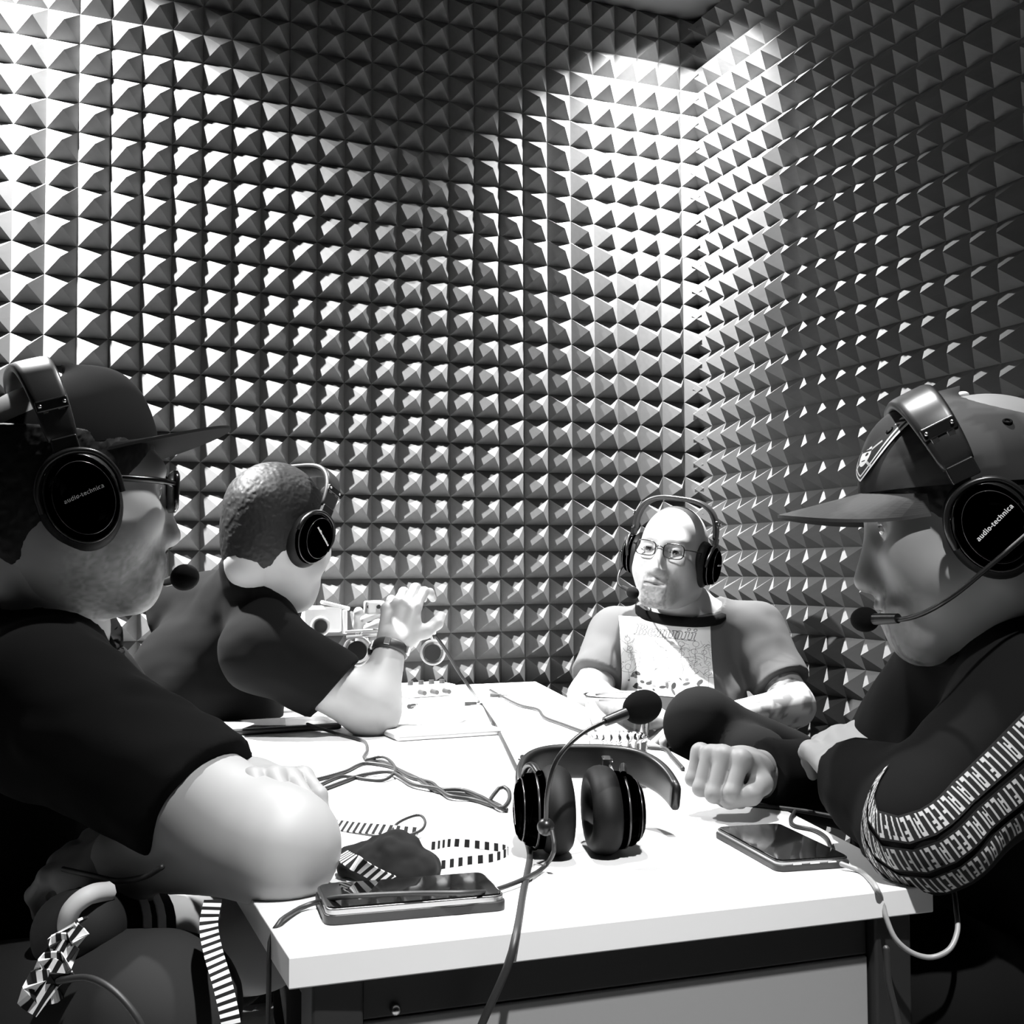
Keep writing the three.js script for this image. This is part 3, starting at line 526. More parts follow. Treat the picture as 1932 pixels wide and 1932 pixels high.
// ------------------------------------------------------------------ bald man in the corner
{
  const WC = (a, b, d) => W(a, b, d * .95);
  const hm = frame(WC(1266, 1056, 2.84), 246, 4, -9, .98), g = thing('person', 'bald bearded man in glasses and grey printed t-shirt sitting in the corner', 'person', WC(1310, 1480, 2.8).setY(0));
  const J = { neck: WC(1292, 1160, 2.90), chest: WC(1285, 1262, 2.93), belly: WC(1290, 1370, 2.88), hip: WC(1310, 1470, 2.82), sr: WC(1165, 1202, 2.93), sl: WC(1425, 1192, 2.90), er: WC(1110, 1315, 2.80), wr: WC(1225, 1352, 2.62), el: WC(1497, 1332, 2.76), wl: WC(1335, 1362, 2.60), hr: WC(1270, 1490, 2.8), hl: WC(1380, 1490, 2.8), kl: WC(1322, 1366, 2.34), kr: WC(1420, 1440, 2.28), al: WC(1520, 1440, 2.45), ar: WC(1430, 1900, 2.36) };
  J.ar.y = .08; const hn = V(0, -.05, -.042).applyMatrix4(hm);
  const skin = union([cone(hn, J.neck, .055, .062), cone(J.neck, J.chest, .07, .11), cone(J.chest, J.belly, .115, .12), cone(J.belly, J.hip, .125, .12), cone(J.neck, J.sr, .05, .048), cone(J.neck, J.sl, .05, .048), cone(J.sr, J.er, .05, .042), cone(J.er, J.wr, .042, .029), cone(J.sl, J.el, .05, .043), cone(J.el, J.wl, .044, .03), cone(J.hl, J.kl, .07, .05), cone(J.hr, J.kr, .07, .05), cone(J.kl, J.al, .048, .035), cone(J.kr, J.ar, .05, .035)], .03);
  const tattoo = (x, y, z) => { const p = V(x, y, z), t = p.distanceTo(J.el) + p.distanceTo(J.wl) < J.el.distanceTo(J.wl) + .075; const n = noise(x * 55, y * 55, z * 55) + .6 * noise(x * 120, y * 120, z * 120); return skinTone(x, y, z) * (t && n > .22 ? .38 : 1); };
  const fR = handFrame(J.wr, CR.clone().addScaledVector(UP, -.25), UP.clone().multiplyScalar(-1)), HR = handField([[30, 40, 25], [32, 42, 25], [34, 42, 25], [36, 44, 25]], [[.045, .05, .02], [.05, .08, .03], [.045, .1, .035]], .7, 1);
  const fL = handFrame(J.wl, CR.clone().multiplyScalar(-1).addScaledVector(UP, -.2), UP.clone().multiplyScalar(-1)), HL = handField([[30, 40, 25], [32, 42, 25], [34, 42, 25], [36, 44, 25]], [[.045, .05, .02], [.05, .08, .03], [.045, .1, .035]], .7, -1);
  const [lo, hi] = bounds(Object.values(J), .16);
  bodyMesh(g, [meshSDF(skin, lo, hi, .010, null, tattoo), headGeo({ jaw: 1.1, beard: .6, goatee: true, tone: .8 }, hm, J.neck), handGeo(HR, fR), handGeo(HL, fL)]);
  face(g, hm, .1);
  const nk = J.neck.clone().lerp(hn, .25), torso = union([cone(J.neck, nk.clone().lerp(hn, .3), .07, .067), cone(J.neck.clone().lerp(J.chest, .2), J.chest, .075, .136), cone(J.chest, J.belly, .138, .142), cone(J.belly, J.hip, .142, .145), cone(J.neck, J.sr, .052, .066), cone(J.neck, J.sl, .052, .066)], .05);
  const [rp, rn] = cutFor(J.sr, J.er, .72), [lp, ln] = cutFor(J.sl, J.el, .72), sR = cut(cone(J.sr, J.er, .067, .066), rp, rn), sL = cut(cone(J.sl, J.el, .067, .068), lp, ln);
  let shirt = (x, y, z) => smin(torso(x, y, z), Math.min(sR(x, y, z), sL(x, y, z)), .025);
  shirt = wrinkle(cut(neckCut(shirt, nk, UP.clone().addScaledVector(CF, -.3)), J.hip.clone().setY(J.hip.y - .03), V(0, -1, 0)), .005, 16, 12, 16);
  dress(g, 'shirt', shirt, [J.neck, J.chest, J.belly, J.hip, J.sr, J.sl, rp, lp], .17, .007, cloth(.075));
  wpart('collar', collarGeo(shirt, nk, UP.clone().addScaledVector(CF, -.3), .0125), blackCloth, g, 'wide black neckband');
  // printed square on the chest
  const print = canvasTex(512, 512, (c, w, h) => {
    c.fillStyle = '#d9d9d9'; c.fillRect(0, 0, w, h); c.lineCap = 'round'; let sd = 77; const R = () => { sd = (sd * 1664525 + 1013904223) >>> 0; return sd / 4294967296; };
    c.save(); c.translate(40, 118); c.rotate(.05); c.font = 'bold italic 104px serif'; c.lineWidth = 4; c.strokeStyle = '#555'; c.strokeText('Bennii', 40, 0); c.restore();
    const fig = (x, y, s) => { c.lineWidth = 2.5; c.strokeStyle = R() > .5 ? '#777' : '#999'; c.beginPath(); c.arc(x, y, 15 * s, 0, 7); c.moveTo(x, y + 15 * s); c.quadraticCurveTo(x + (R() - .5) * 30, y + 45 * s, x + (R() - .5) * 18, y + 80 * s); for (const q of [-1, 1]) { c.moveTo(x, y + 28 * s); c.quadraticCurveTo(x + q * 26 * s, y + (R() * 40) * s, x + q * 40 * s, y + (R() * 60 - 10) * s); } c.stroke(); };
    for (let r = 0; r < 4; r++) for (let i = 0; i < 7; i++) fig(35 + i * 72 + R() * 30, 150 + r * 58 + R() * 20, .8 + R() * .5);
    for (let i = 0; i < 90; i++) { c.strokeStyle = ['#888', '#aaa', '#666'][i % 3]; c.lineWidth = 1.5 + R() * 2; const x = R() * w, y = 130 + R() * 230; c.beginPath(); c.moveTo(x, y); c.quadraticCurveTo(x + (R() - .5) * 60, y + (R() - .5) * 60, x + (R() - .5) * 70, y + (R() - .5) * 80); c.stroke(); }
    for (let i = 0; i < 26; i++) { c.fillStyle = ['#333', '#555', '#777'][i % 3]; const x = R() * w, y = 385 + R() * 100; c.beginPath(); c.ellipse(x, y, 6 + R() * 20, 4 + R() * 9, R() * 3, 0, 7); c.fill(); }
  });
  const pc = WC(1280, 1252, 2.6), pr = CR.clone().addScaledVector(CF, .05), pw = .205, ph = .172;
  wpart('chest_print', patch(shirt, (u, v) => pc.clone().addScaledVector(pr, (u - .5) * pw).addScaledVector(UP, (v - .5) * ph - (u - .5) * .012), () => CF, 30, 30, .0015), new THREE.MeshStandardMaterial({ map: print, roughness: .9 }), g, 'white square print of drawn figures and lettering');
  const jeans = cloth(.004);
  const tr = union([cone(J.hip, J.belly.clone().lerp(J.hip, .75), .138, .138), cone(J.hl, J.kl, .088, .066), cone(J.hr, J.kr, .088, .066), cone(J.kl, J.al, .064, .052), cone(J.kr, J.ar, .064, .052)], .03);
  dress(g, 'trousers', wrinkle(tr, .003, 14, 14, 14), [J.hip, J.hl, J.hr, J.kl, J.kr, J.al, J.ar], .15, .010, jeans);
  for (const [a, t] of [[J.al, J.al.clone().addScaledVector(CR, .05).addScaledVector(CF, -.12)], [J.ar, J.ar.clone().addScaledVector(CF, -.15).setY(.045)]]) { const f = cone(a, t, .045, .036), b = bounds([a, t], .06); wpart('shoe', meshSDF(f, b[0], b[1], .009), M(.02, .8), g); }
  headset('black headset on the bald man in the corner', hm, { half: .080, top: .146, tilt: 4, boom: { pts: [V(-.108, -.02, .0), V(-.112, -.05, .03), V(-.09, -.08, .08), V(-.05, -.09, .11)].map(p => p.applyMatrix4(hm)), r: .0135 } });
  eyeglasses('thin dark framed glasses on the bald man', hm.clone().multiply(new THREE.Matrix4().makeTranslation(0, .003, .003)), .0014, .048, .034);
}

// ------------------------------------------------------------------ man at the right with the curved cap
{
  const hm = frame(W(1843, 1002, 1.17), 166, -9, 0, 1.05), g = thing('person', 'man in patterned curved-brim cap and black jacket leaning on table at right', 'person', W(1950, 1900, 1.35).setY(0));
  const J = { neck: W(1872, 1235, 1.24), chest: W(1872, 1440, 1.30), belly: W(1905, 1700, 1.34), hip: W(1960, 1900, 1.36), sl: W(1975, 1345, 1.10), sr: W(1815, 1330, 1.46), el: W(1752, 1552, 1.075), wl: W(1600, 1455, 1.24), er: W(1640, 1478, 1.50), wr: W(1432, 1462, 1.425), hl: W(1960, 1950, 1.24), hr: W(1960, 1940, 1.46), kl: W(1760, 1880, 1.12), kr: W(1660, 1820, 1.50), al: W(1800, 2600, 1.15), ar: W(1690, 2400, 1.5) };
  J.al.y = J.ar.y = .08; const hn = V(0, -.05, -.042).applyMatrix4(hm);
  const skin = union([cone(hn, J.neck, .06, .066), cone(J.neck, J.chest, .07, .12), cone(J.chest, J.belly, .125, .13), cone(J.belly, J.hip, .13, .12), cone(J.neck, J.sr, .05, .055), cone(J.neck, J.sl, .05, .055), cone(J.sr, J.er, .055, .042), cone(J.er, J.wr, .042, .029), cone(J.sl, J.el, .055, .043), cone(J.el, J.wl, .042, .030), cone(J.hl, J.kl, .075, .055), cone(J.hr, J.kr, .075, .055), cone(J.kl, J.al, .052, .038), cone(J.kr, J.ar, .052, .038)], .03);
  // right fist on the table, knuckles to the camera
  const fd = W(1340, 1432, 1.325).sub(J.wr), fR = handFrame(W(1412, 1448, 1.40), fd, UP.clone().multiplyScalar(-1).addScaledVector(CF, .12), 1.0);
  const HR = handField([[76, 92, 60], [80, 96, 60], [82, 96, 60], [84, 94, 60]], [[.044, .052, .018], [.046, .078, .034], [.026, .088, .046]], .25, 1);
  // left hand tucked under the other forearm
  const fL = handFrame(W(1606, 1452, 1.245), W(1560, 1395, 1.34).sub(J.wl), CF.clone().addScaledVector(UP, -.5).addScaledVector(CR, .3), 1.05), HL = handField([[20, 30, 20], [20, 30, 20], [22, 30, 20], [25, 30, 20]], [[.045, .045, .015], [.052, .075, .022], [.05, .1, .03]], .5, -1);
  const [lo, hi] = bounds(Object.values(J), .17);
  bodyMesh(g, [meshSDF(skin, lo, hi, .009, null, toned(.72)), headGeo({ jaw: 1.08, beard: .85, goatee: true, tone: .72 }, hm, J.neck), handGeo(HR, fR, .72), handGeo(HL, fL, .72)]);
  face(g, hm, -.1);
  const jac = cloth(.004);
  const nk = J.neck.clone().lerp(hn, .42), torso = union([cone(J.neck, nk.clone().lerp(hn, .3), .074, .07), cone(J.neck.clone().lerp(J.chest, .05), J.chest, .078, .150), cone(J.chest, J.belly, .152, .165), cone(J.belly, J.hip, .165, .15), cone(J.neck, J.sr, .06, .078), cone(J.neck, J.sl, .06, .082)], .05);
  const [rp, rn] = cutFor(J.er, J.wr, .97), [lp, ln] = cutFor(J.el, J.wl, .86);
  const armR = cut(union([cone(J.sr, J.er, .078, .06), cone(J.er, J.wr, .060, .045)], .02), rp, rn), armL = cut(union([cone(J.sl, J.el, .08, .058), cone(J.el, J.wl, .058, .046)], .02), lp, ln);
  let jacket = (x, y, z) => smin(torso(x, y, z), Math.min(armR(x, y, z), armL(x, y, z)), .025);
  jacket = wrinkle(cut(neckCut(jacket, nk, UP.clone().addScaledVector(CR, -.3)), J.hip.clone().setY(J.hip.y - .05), V(0, -1, 0)), .004, 16, 16, 16);
  dress(g, 'jacket', jacket, [J.neck, J.chest, J.belly, J.hip, J.sr, J.sl, J.er, J.el, rp, lp], .185, .007, jac);
  wpart('collar', collarGeo(jacket, nk, UP.clone().addScaledVector(CR, -.3), .008), jac, g);
  // three woven bands along the near sleeve
  const bandTex = canvasTex(1024, 64, (c, w, h) => {
    c.fillStyle = '#060606'; c.fillRect(0, 0, w, h); let sd = 5; const R = () => { sd = (sd * 1664525 + 1013904223) >>> 0; return sd / 4294967296; };
    c.fillStyle = '#b0b0b0'; for (let x = 2; x < w; x += 13) { const k = Math.floor(R() * 6); c.fillRect(x, 5, 4, h - 10); if (k & 1) c.fillRect(x + 4, 5, 5, 10); if (k & 2) c.fillRect(x + 4, h - 15, 5, 10); if (k > 2) c.fillRect(x + 4, h / 2 - 5 + (k - 4) * 6, 5, 8); if (k === 5) c.fillRect(x + 7, 8, 3, h - 22); }
  });
  bandTex.wrapS = THREE.RepeatWrapping; const bandMt = new THREE.MeshStandardMaterial({ map: bandTex, roughness: .85 });
  const ax = new THREE.CatmullRomCurve3([J.sl.clone().lerp(J.el, .1), J.sl.clone().lerp(J.el, .5), J.sl.clone().lerp(J.el, .82), J.sl.clone().lerp(J.el, .98), J.el.clone().lerp(J.wl, .09)], false, 'centripetal');
  const bandSign = (() => { const t = ax.getTangentAt(0), out = CF.clone().multiplyScalar(-1); out.addScaledVector(t, -out.dot(t)); return out.cross(t).y > 0 ? -1 : 1; })();
  for (const b of [0, 1, 2]) {
    const dirAt = (u, v) => { const t = ax.getTangentAt(u), out = CF.clone().multiplyScalar(-1); out.addScaledVector(t, -out.dot(t)).normalize(); const low = out.clone().cross(t).normalize().multiplyScalar(bandSign); const ang = -.55 + b * .46 + v * .38; return out.multiplyScalar(Math.cos(ang)).addScaledVector(low, Math.sin(ang)).normalize(); };
    const bg = patch(jacket, (u, v) => ax.getPointAt(u).addScaledVector(dirAt(u, v), .1), (u, v) => dirAt(u, v).multiplyScalar(-1), 80, 6, .0016), bp = bg.attributes.position, bu = bg.attributes.uv; let run = 0;
    for (let i = 0; i <= 80; i++) { if (i) run += Math.hypot(...[0, 1, 2].map(k => bp.getComponent(3 * 81 + i, k) - bp.getComponent(3 * 81 + i - 1, k))); for (let r = 0; r <= 6; r++) bu.setX(r * 81 + i, run / .5); }
    wpart('sleeve_band', bg, bandMt, g, 'black sleeve band woven with white letters');
  }
  // piping and emblem on the chest
  const line = (n, a, b, r, m) => { const st = [...Array(9).keys()].map(i => a.clone().lerp(b, i / 8)); const pg = patch(jacket, u => st[Math.round(u * 8)], () => CF, 8, 1, .001); const P = pg.attributes.position, pts = []; for (let i = 0; i < 9; i++) pts.push(V(P.getX(i), P.getY(i), P.getZ(i))); wpart(n, tube(pts, r, 20, 6), m, g); };
  line('piping', W(1872, 1182, .95), W(1808, 1240, .95), .0015, M(.5, .8)); line('piping', W(1862, 1210, .95), W(1816, 1252, .95), .0015, M(.5, .8));
  const curveOn = (pts, r) => { const c = new THREE.CatmullRomCurve3(pts.map(p => W(p[0], p[1], .9))); const pg = patch(jacket, u => c.getPoint(u), () => CF, 24, 1, .0012); const P = pg.attributes.position, q = []; for (let i = 0; i <= 24; i++) q.push(V(P.getX(i), P.getY(i), P.getZ(i))); const tg = tube(q, r, 40, 6); wpart('chest_emblem', tg, M(.035, .9), g, 'dark grey curling emblem'); };
  curveOn([[1776, 1358], [1764, 1340], [1750, 1372], [1762, 1400], [1776, 1420], [1766, 1432], [1744, 1432], [1734, 1412]], .004); curveOn([[1812, 1318], [1800, 1350], [1796, 1380], [1794, 1405]], .005);
  const tr = union([cone(J.hip, J.belly.clone().lerp(J.hip, .7), .15, .15), cone(J.hl, J.kl, .098, .078), cone(J.hr, J.kr, .095, .07), cone(J.kl, J.al, .075, .058), cone(J.kr, J.ar, .068, .055)], .03);
  dress(g, 'trousers', tr, [J.hip, J.hl, J.hr, J.kl, J.kr, J.al, J.ar], .16, .010, blackCloth);
  for (const a of [J.al, J.ar]) { const t = a.clone().addScaledVector(CR, -.16).setY(.04), f = cone(a.clone().setY(.05), t, .046, .037), b = bounds([a, t], .06); wpart('shoe', meshSDF(f, b[0], b[1], .009), M(.02, .8), g); }
  // cap with a tonal camouflage print
  const camo = (geo, a, b) => { const p = geo.attributes.position, c = []; for (let i = 0; i < p.count; i++) { const n = noise(p.getX(i) * 28, p.getY(i) * 34 + 3, p.getZ(i) * 28) + .4 * noise(p.getX(i) * 70, p.getY(i) * 70, p.getZ(i) * 70); const v = n > .12 ? a : n > -.3 ? (a + b) / 2 : b; c.push(v, v, v); } geo.setAttribute('color', new THREE.Float32BufferAttribute(c, 3)); return geo; };
  const capMat = new THREE.MeshStandardMaterial({ vertexColors: true, roughness: .8 });
  const co = { y0: .041, h: .088, rx: .087, rz: .107, cz: -.006, boxy: 1.15, front: .012, lean: -.004 };
  wpart('hair', hairGeo(hm, -.06, .8, 1, .06), hairMat, g, 'dark cropped hair below the cap');
  const cap = wpart('cap', camo(capCrown(co), .05, .010).applyMatrix4(hm), capMat, g, 'dark cap with tonal camouflage print and shield badge');
  wpart('brim', camo(capBrim({ ...co, spread: 1.02, len: .084, tilt: -.09, curve: 4.6 }), .05, .024).applyMatrix4(hm), capMat, cap);
  wpart('button', new THREE.SphereGeometry(.007, 12, 8).scale(1, .6, 1).translate(0, co.y0 + co.h + .002, co.cz - .004).applyMatrix4(hm), capMat, cap);
  const cf = (x, y, z) => { const v = Math.max(0, Math.min(.999, (y - co.y0 - .012) / co.h)), e = co.boxy, rad = Math.pow(1 - Math.pow(v, e * 2), 1 / (e * 1.6)); return (Math.hypot(x / co.rx, (z - co.cz + .004 * v) / co.rz) - rad) * .09; };
  const shield = (c, s, f) => { c.fillStyle = f; c.beginPath(); c.moveTo(128 - 104 * s, 128 - 112 * s); c.quadraticCurveTo(128, 128 - 130 * s, 128 + 104 * s, 128 - 112 * s); c.bezierCurveTo(128 + 116 * s, 128 + 20 * s, 128 + 60 * s, 128 + 90 * s, 128, 128 + 122 * s); c.bezierCurveTo(128 - 60 * s, 128 + 90 * s, 128 - 116 * s, 128 + 20 * s, 128 - 104 * s, 128 - 112 * s); c.fill(); };
  const badge = canvasTex(256, 256, (c, w, h) => {
    c.fillStyle = '#e6e6e6'; c.fillRect(0, 0, w, h); shield(c, .92, '#0a0a0a'); shield(c, .84, '#dcdcdc'); shield(c, .77, '#0a0a0a');
    c.fillStyle = '#dcdcdc'; c.font = 'bold 30px sans-serif'; c.textAlign = 'center'; c.fillText('RAIDERS', 128, 72);
    c.strokeStyle = '#b5b5b5'; c.lineWidth = 10; c.beginPath(); c.moveTo(64, 96); c.lineTo(186, 196); c.moveTo(192, 96); c.lineTo(70, 196); c.stroke();
    c.fillStyle = '#d8d8d8'; c.beginPath(); c.ellipse(128, 140, 36, 46, 0, 0, 7); c.fill(); c.fillStyle = '#151515'; c.fillRect(94, 118, 68, 9); c.beginPath(); c.ellipse(142, 138, 10, 7, 0, 0, 7); c.fill(); c.fillRect(116, 160, 26, 5);
  });
  const badgeCut = canvasTex(256, 256, (c, w, h) => { c.fillStyle = '#000'; c.fillRect(0, 0, w, h); shield(c, 1, '#fff'); }); badgeCut.colorSpace = THREE.NoColorSpace;
  const bm = patch(cf, (u, v) => V(.024 + (u - .5) * .074, .063 + v * .056, .2), () => V(0, 0, -1), 16, 16, .002); wpart('badge', bm.applyMatrix4(hm), new THREE.MeshStandardMaterial({ map: badge, alphaMap: badgeCut, alphaTest: .5, transparent: true, roughness: .7 }), cap, 'white bordered shield badge');
  for (const [a, v] of [[.62, .62], [-.62, .62], [1.9, .62]]) { const rad = Math.pow(1 - Math.pow(v, co.boxy * 2), 1 / (co.boxy * 1.6)); const e = new THREE.TorusGeometry(.0034, .0012, 8, 16); e.rotateX(-.9); e.rotateY(a); e.translate(Math.sin(a) * co.rx * rad * 1.01, co.y0 + .012 * Math.cos(a) + co.h * v + .001, co.cz + Math.cos(a) * co.rz * rad * 1.01); e.applyMatrix4(hm); wpart('eyelet', e, blackCloth, cap); }
  headset('black headset with boom microphone on the man in the patterned cap', hm, { half: .080, top: .142, tilt: 17, y1: .062, wordTurn: 20, cup: .88, boom: { pts: [V(.124, -.006, -.028), V(.128, -.03, .01), V(.120, -.055, .05), V(.085, -.068, .082), V(.05, -.066, .112)].map(p => p.applyMatrix4(hm)), r: .0125 } });
}

// ------------------------------------------------------------------ chairs
function chair(label, p, az, seat = .45) {
  const a = az * Math.PI / 180, F = CR.clone().multiplyScalar(Math.cos(a)).addScaledVector(CF, Math.sin(a)); const c = thing('chair', label, 'chair', V(p.x, 0, p.z), 'white shell chairs round the table'); c.rotation.y = Math.atan2(F.x, F.z);
  const shell = M(.62, .45);
  part('seat', box(.42, .022, .40, 0, seat - .011, 0, .01), shell, c);
  const b = box(.40, .30, .018, 0, 0, 0, .008); b.rotateX(-.12); b.translate(0, seat + .27, -.225); part('backrest', b, shell, c);
  for (const s of [-1, 1]) { part('back_post', rod(V(s * .15, seat - .02, -.19), V(s * .15, seat + .16, -.225), .009), steelMat, c); for (const q of [-1, 1]) part('leg', rod(V(s * .19, 0, q * .18), V(s * .16, seat - .02, q * .15), .01, .011), steelMat, c); }
  return c;
}
chair('white shell chair under the man nearest at left', W(-90, 1960, 1.36), 20, .37);
chair('white shell chair under the man seen from behind', W(330, 1640, 2.36), 40, .30);
chair('white shell chair behind the bald man in the corner', W(1300, 1480, 2.66), 245, .41);
chair('white shell chair under the man in the patterned cap', W(1975, 1900, 1.38), 165, .38);

// ------------------------------------------------------------------ things on the table
const onT = (px, py, h = .0025) => T(px, py, TABLE_Y + h);
const lay = (list, h = .0025) => list.map(([x, y, k]) => onT(x, y, k ?? h));
const cordThing = (label, pts, r = .0024, seg = 90, mat = cableMat) => single('cable', label, 'cable', cord(pts, r, seg), mat);
// spare headset lying on the table
{
  const X = CR.clone().addScaledVector(CF, .10).addScaledVector(UP, -.03).normalize(), Yd = CF.clone().multiplyScalar(.96).addScaledVector(CR, .10).addScaledVector(UP, .22), Z = X.clone().cross(Yd).normalize(), Y = Z.clone().cross(X);
  const m = new THREE.Matrix4().makeBasis(X, Y, Z); m.setPosition(T(1092, 1606).setY(TABLE_Y + .042));
  headset('black headset with boom microphone lying on the white table', m, { half: .027, bandHalf: .082, bandShift: .026, top: .125, y1: .03, wordTurn: 60,
    boom: { pts: [W(1030, 1560, 1.10), W(1034, 1490, 1.09), W(1052, 1432, 1.09), W(1090, 1390, 1.10), W(1140, 1362, 1.115), W(1196, 1340, 1.13)], r: .0165 },
    cable: [W(1042, 1570, 1.09), W(1046, 1600, 1.08), ...lay([[1030, 1632], [985, 1660], [930, 1680]], .006), onT(890, 1684, .019), onT(760, 1686, .0195), onT(650, 1692, .0195), onT(598, 1702, .006), onT(572, 1711, .0035), onT(545, 1726, .004), onT(527, 1740, .004), W(512, 1766, .928), W(508, 1805, .925), W(507, 1870, .93), W(505, 1950, .94), W(500, 2100, .96)] });
}
// ribbed clear cup
{
  const base = T(1167, 1478), c = thing('drinking_cup', 'empty clear ribbed plastic cup on the table', 'cup', base.clone());
  const clear = new THREE.MeshPhysicalMaterial({ color: gray(.96), roughness: .03, transmission: 1, thickness: .002, ior: 1.46, attenuationColor: gray(.8), attenuationDistance: .01 });
  const n = 120, hN = 44, pos = [], idx = [], H = .118, rows = [];
  const outer = v => (.034 + .0085 * v) + (v > .52 ? .0018 : 0) + (v > .985 ? .0016 : 0), rib = v => v > .06 && v < .52 ? .0016 * Math.min(1, (v - .06) * 12, (.52 - v) * 25) : 0;
  rows.push([0, 0, 0]); for (let j = 0; j <= hN; j++) { const v = j / hN; rows.push([outer(v), H * v, rib(v)]); } for (let j = hN; j >= 2; j--) { const v = j / hN; rows.push([outer(v) - .0018, H * v - (j === hN ? 0 : .0004), 0]); } rows.push([0, H * 2 / hN, 0]);
  for (const [r, y, b] of rows) for (let i = 0; i <= n; i++) { const a = i / n * Math.PI * 2, q = r + b * Math.cos(a * 20); pos.push(Math.cos(a) * q, y + .0004, -Math.sin(a) * q); }
  for (let j = 0; j + 1 < rows.length; j++) for (let i = 0; i < n; i++) { const q = j * (n + 1) + i; idx.push(q, q + 1, q + n + 2, q, q + n + 2, q + n + 1); }
  const g = new THREE.BufferGeometry(); g.setAttribute('position', new THREE.Float32BufferAttribute(pos, 3)); g.setAttribute('uv', new THREE.Float32BufferAttribute(new Float32Array(pos.length / 3 * 2), 2)); g.setIndex(idx); g.computeVertexNormals();
  part('wall', g, clear, c);
}
// phones
function phone(label, c, ax, len, wid, th, wallet) {
  const o = thing('smartphone', label, 'phone', c); o.rotation.y = -Math.atan2(ax.z, ax.x);
  const body = (w, d, h, r, y) => { const s = new THREE.Shape(); const a = w / 2, b = d / 2; s.moveTo(-a + r, -b); s.lineTo(a - r, -b); s.quadraticCurveTo(a, -b, a, -b + r); s.lineTo(a, b - r); s.quadraticCurveTo(a, b, a - r, b); s.lineTo(-a + r, b); s.quadraticCurveTo(-a, b, -a, b - r); s.lineTo(-a, -b + r); s.quadraticCurveTo(-a, -b, -a + r, -b); const g = new THREE.ExtrudeGeometry(s, { depth: h - .002, bevelEnabled: true, bevelSize: .001, bevelThickness: .001, bevelSegments: 2, curveSegments: 8 }); g.rotateX(-Math.PI / 2); g.translate(0, y + .001, 0); return g; };
  part('case', body(len, wid, th * .55, .01, .0003), M(.02, .45), o); part('frame', body(len - .003, wid - .003, th * .4, .009, th * .52), MP(.4, .25, { metalness: 1 }), o);
  part('screen', body(len - .006, wid - .006, .0026, .008, th * .9 - .0012), MP(.004, .06, { clearcoat: 1, clearcoatRoughness: .03 }), o, 'dark glossy screen');
  for (const q of [-.018, 0, .018]) part('port', box(.001, th * .14, q ? .009 : .010, len / 2, th * .62, q, .0004), M(.55, .4), o);
  return o;
}
const ph1 = T(772, 1708), ph1d = T(925, 1696).sub(T(615, 1722)); phone('black smartphone in a thick case at the near edge of the table', ph1, ph1d, .150, .078, .014);
const ph2d = T(1545, 1640).sub(T(1395, 1562)); phone('black smartphone with dark glossy screen beside the right fist', T(1470, 1606), ph2d, .152, .076, .0105);

// face mask with striped straps
const stripeTex = canvasTex(256, 16, (c, w, h) => { c.fillStyle = '#f2f2f2'; c.fillRect(0, 0, w, h); c.fillStyle = '#080808'; for (let i = 0; i < 8; i++) c.fillRect(i * 32, 0, 15, h); }); stripeTex.wrapS = THREE.RepeatWrapping;
const stripeMat = new THREE.MeshStandardMaterial({ map: stripeTex, roughness: .9 });
function ribbon(pts, w, side, reps, th = .0012) {   // a woven strap of some thickness; side(u) = direction across
  const c = new THREE.CatmullRomCurve3(pts, false, 'centripetal'), n = 70, pos = [], uv = [], idx = [];
  for (let k = 0; k <= n; k++) { const u = k / n, p = c.getPointAt(u), t = c.getTangentAt(u), s = side(u).clone(); s.addScaledVector(t, -s.dot(t)).normalize(); const nn = t.clone().cross(s).normalize();
    for (const [a, b] of [[-1, -1], [1, -1], [1, 1], [-1, 1]]) { const q = p.clone().addScaledVector(s, a * w / 2).addScaledVector(nn, b * th / 2); pos.push(q.x, q.y, q.z); uv.push(u * reps, a < 0 ? 0 : 1); } }
  for (let k = 0; k < n; k++) for (let i = 0; i < 4; i++) { const a = k * 4 + i, b = k * 4 + (i + 1) % 4; idx.push(a, b, b + 4, a, b + 4, a + 4); }
  const g = new THREE.BufferGeometry(); g.setAttribute('position', new THREE.Float32BufferAttribute(pos, 3)); g.setAttribute('uv', new THREE.Float32BufferAttribute(uv, 2)); g.setIndex(idx); const q = g.toNonIndexed(); q.computeVertexNormals(); return q;
}
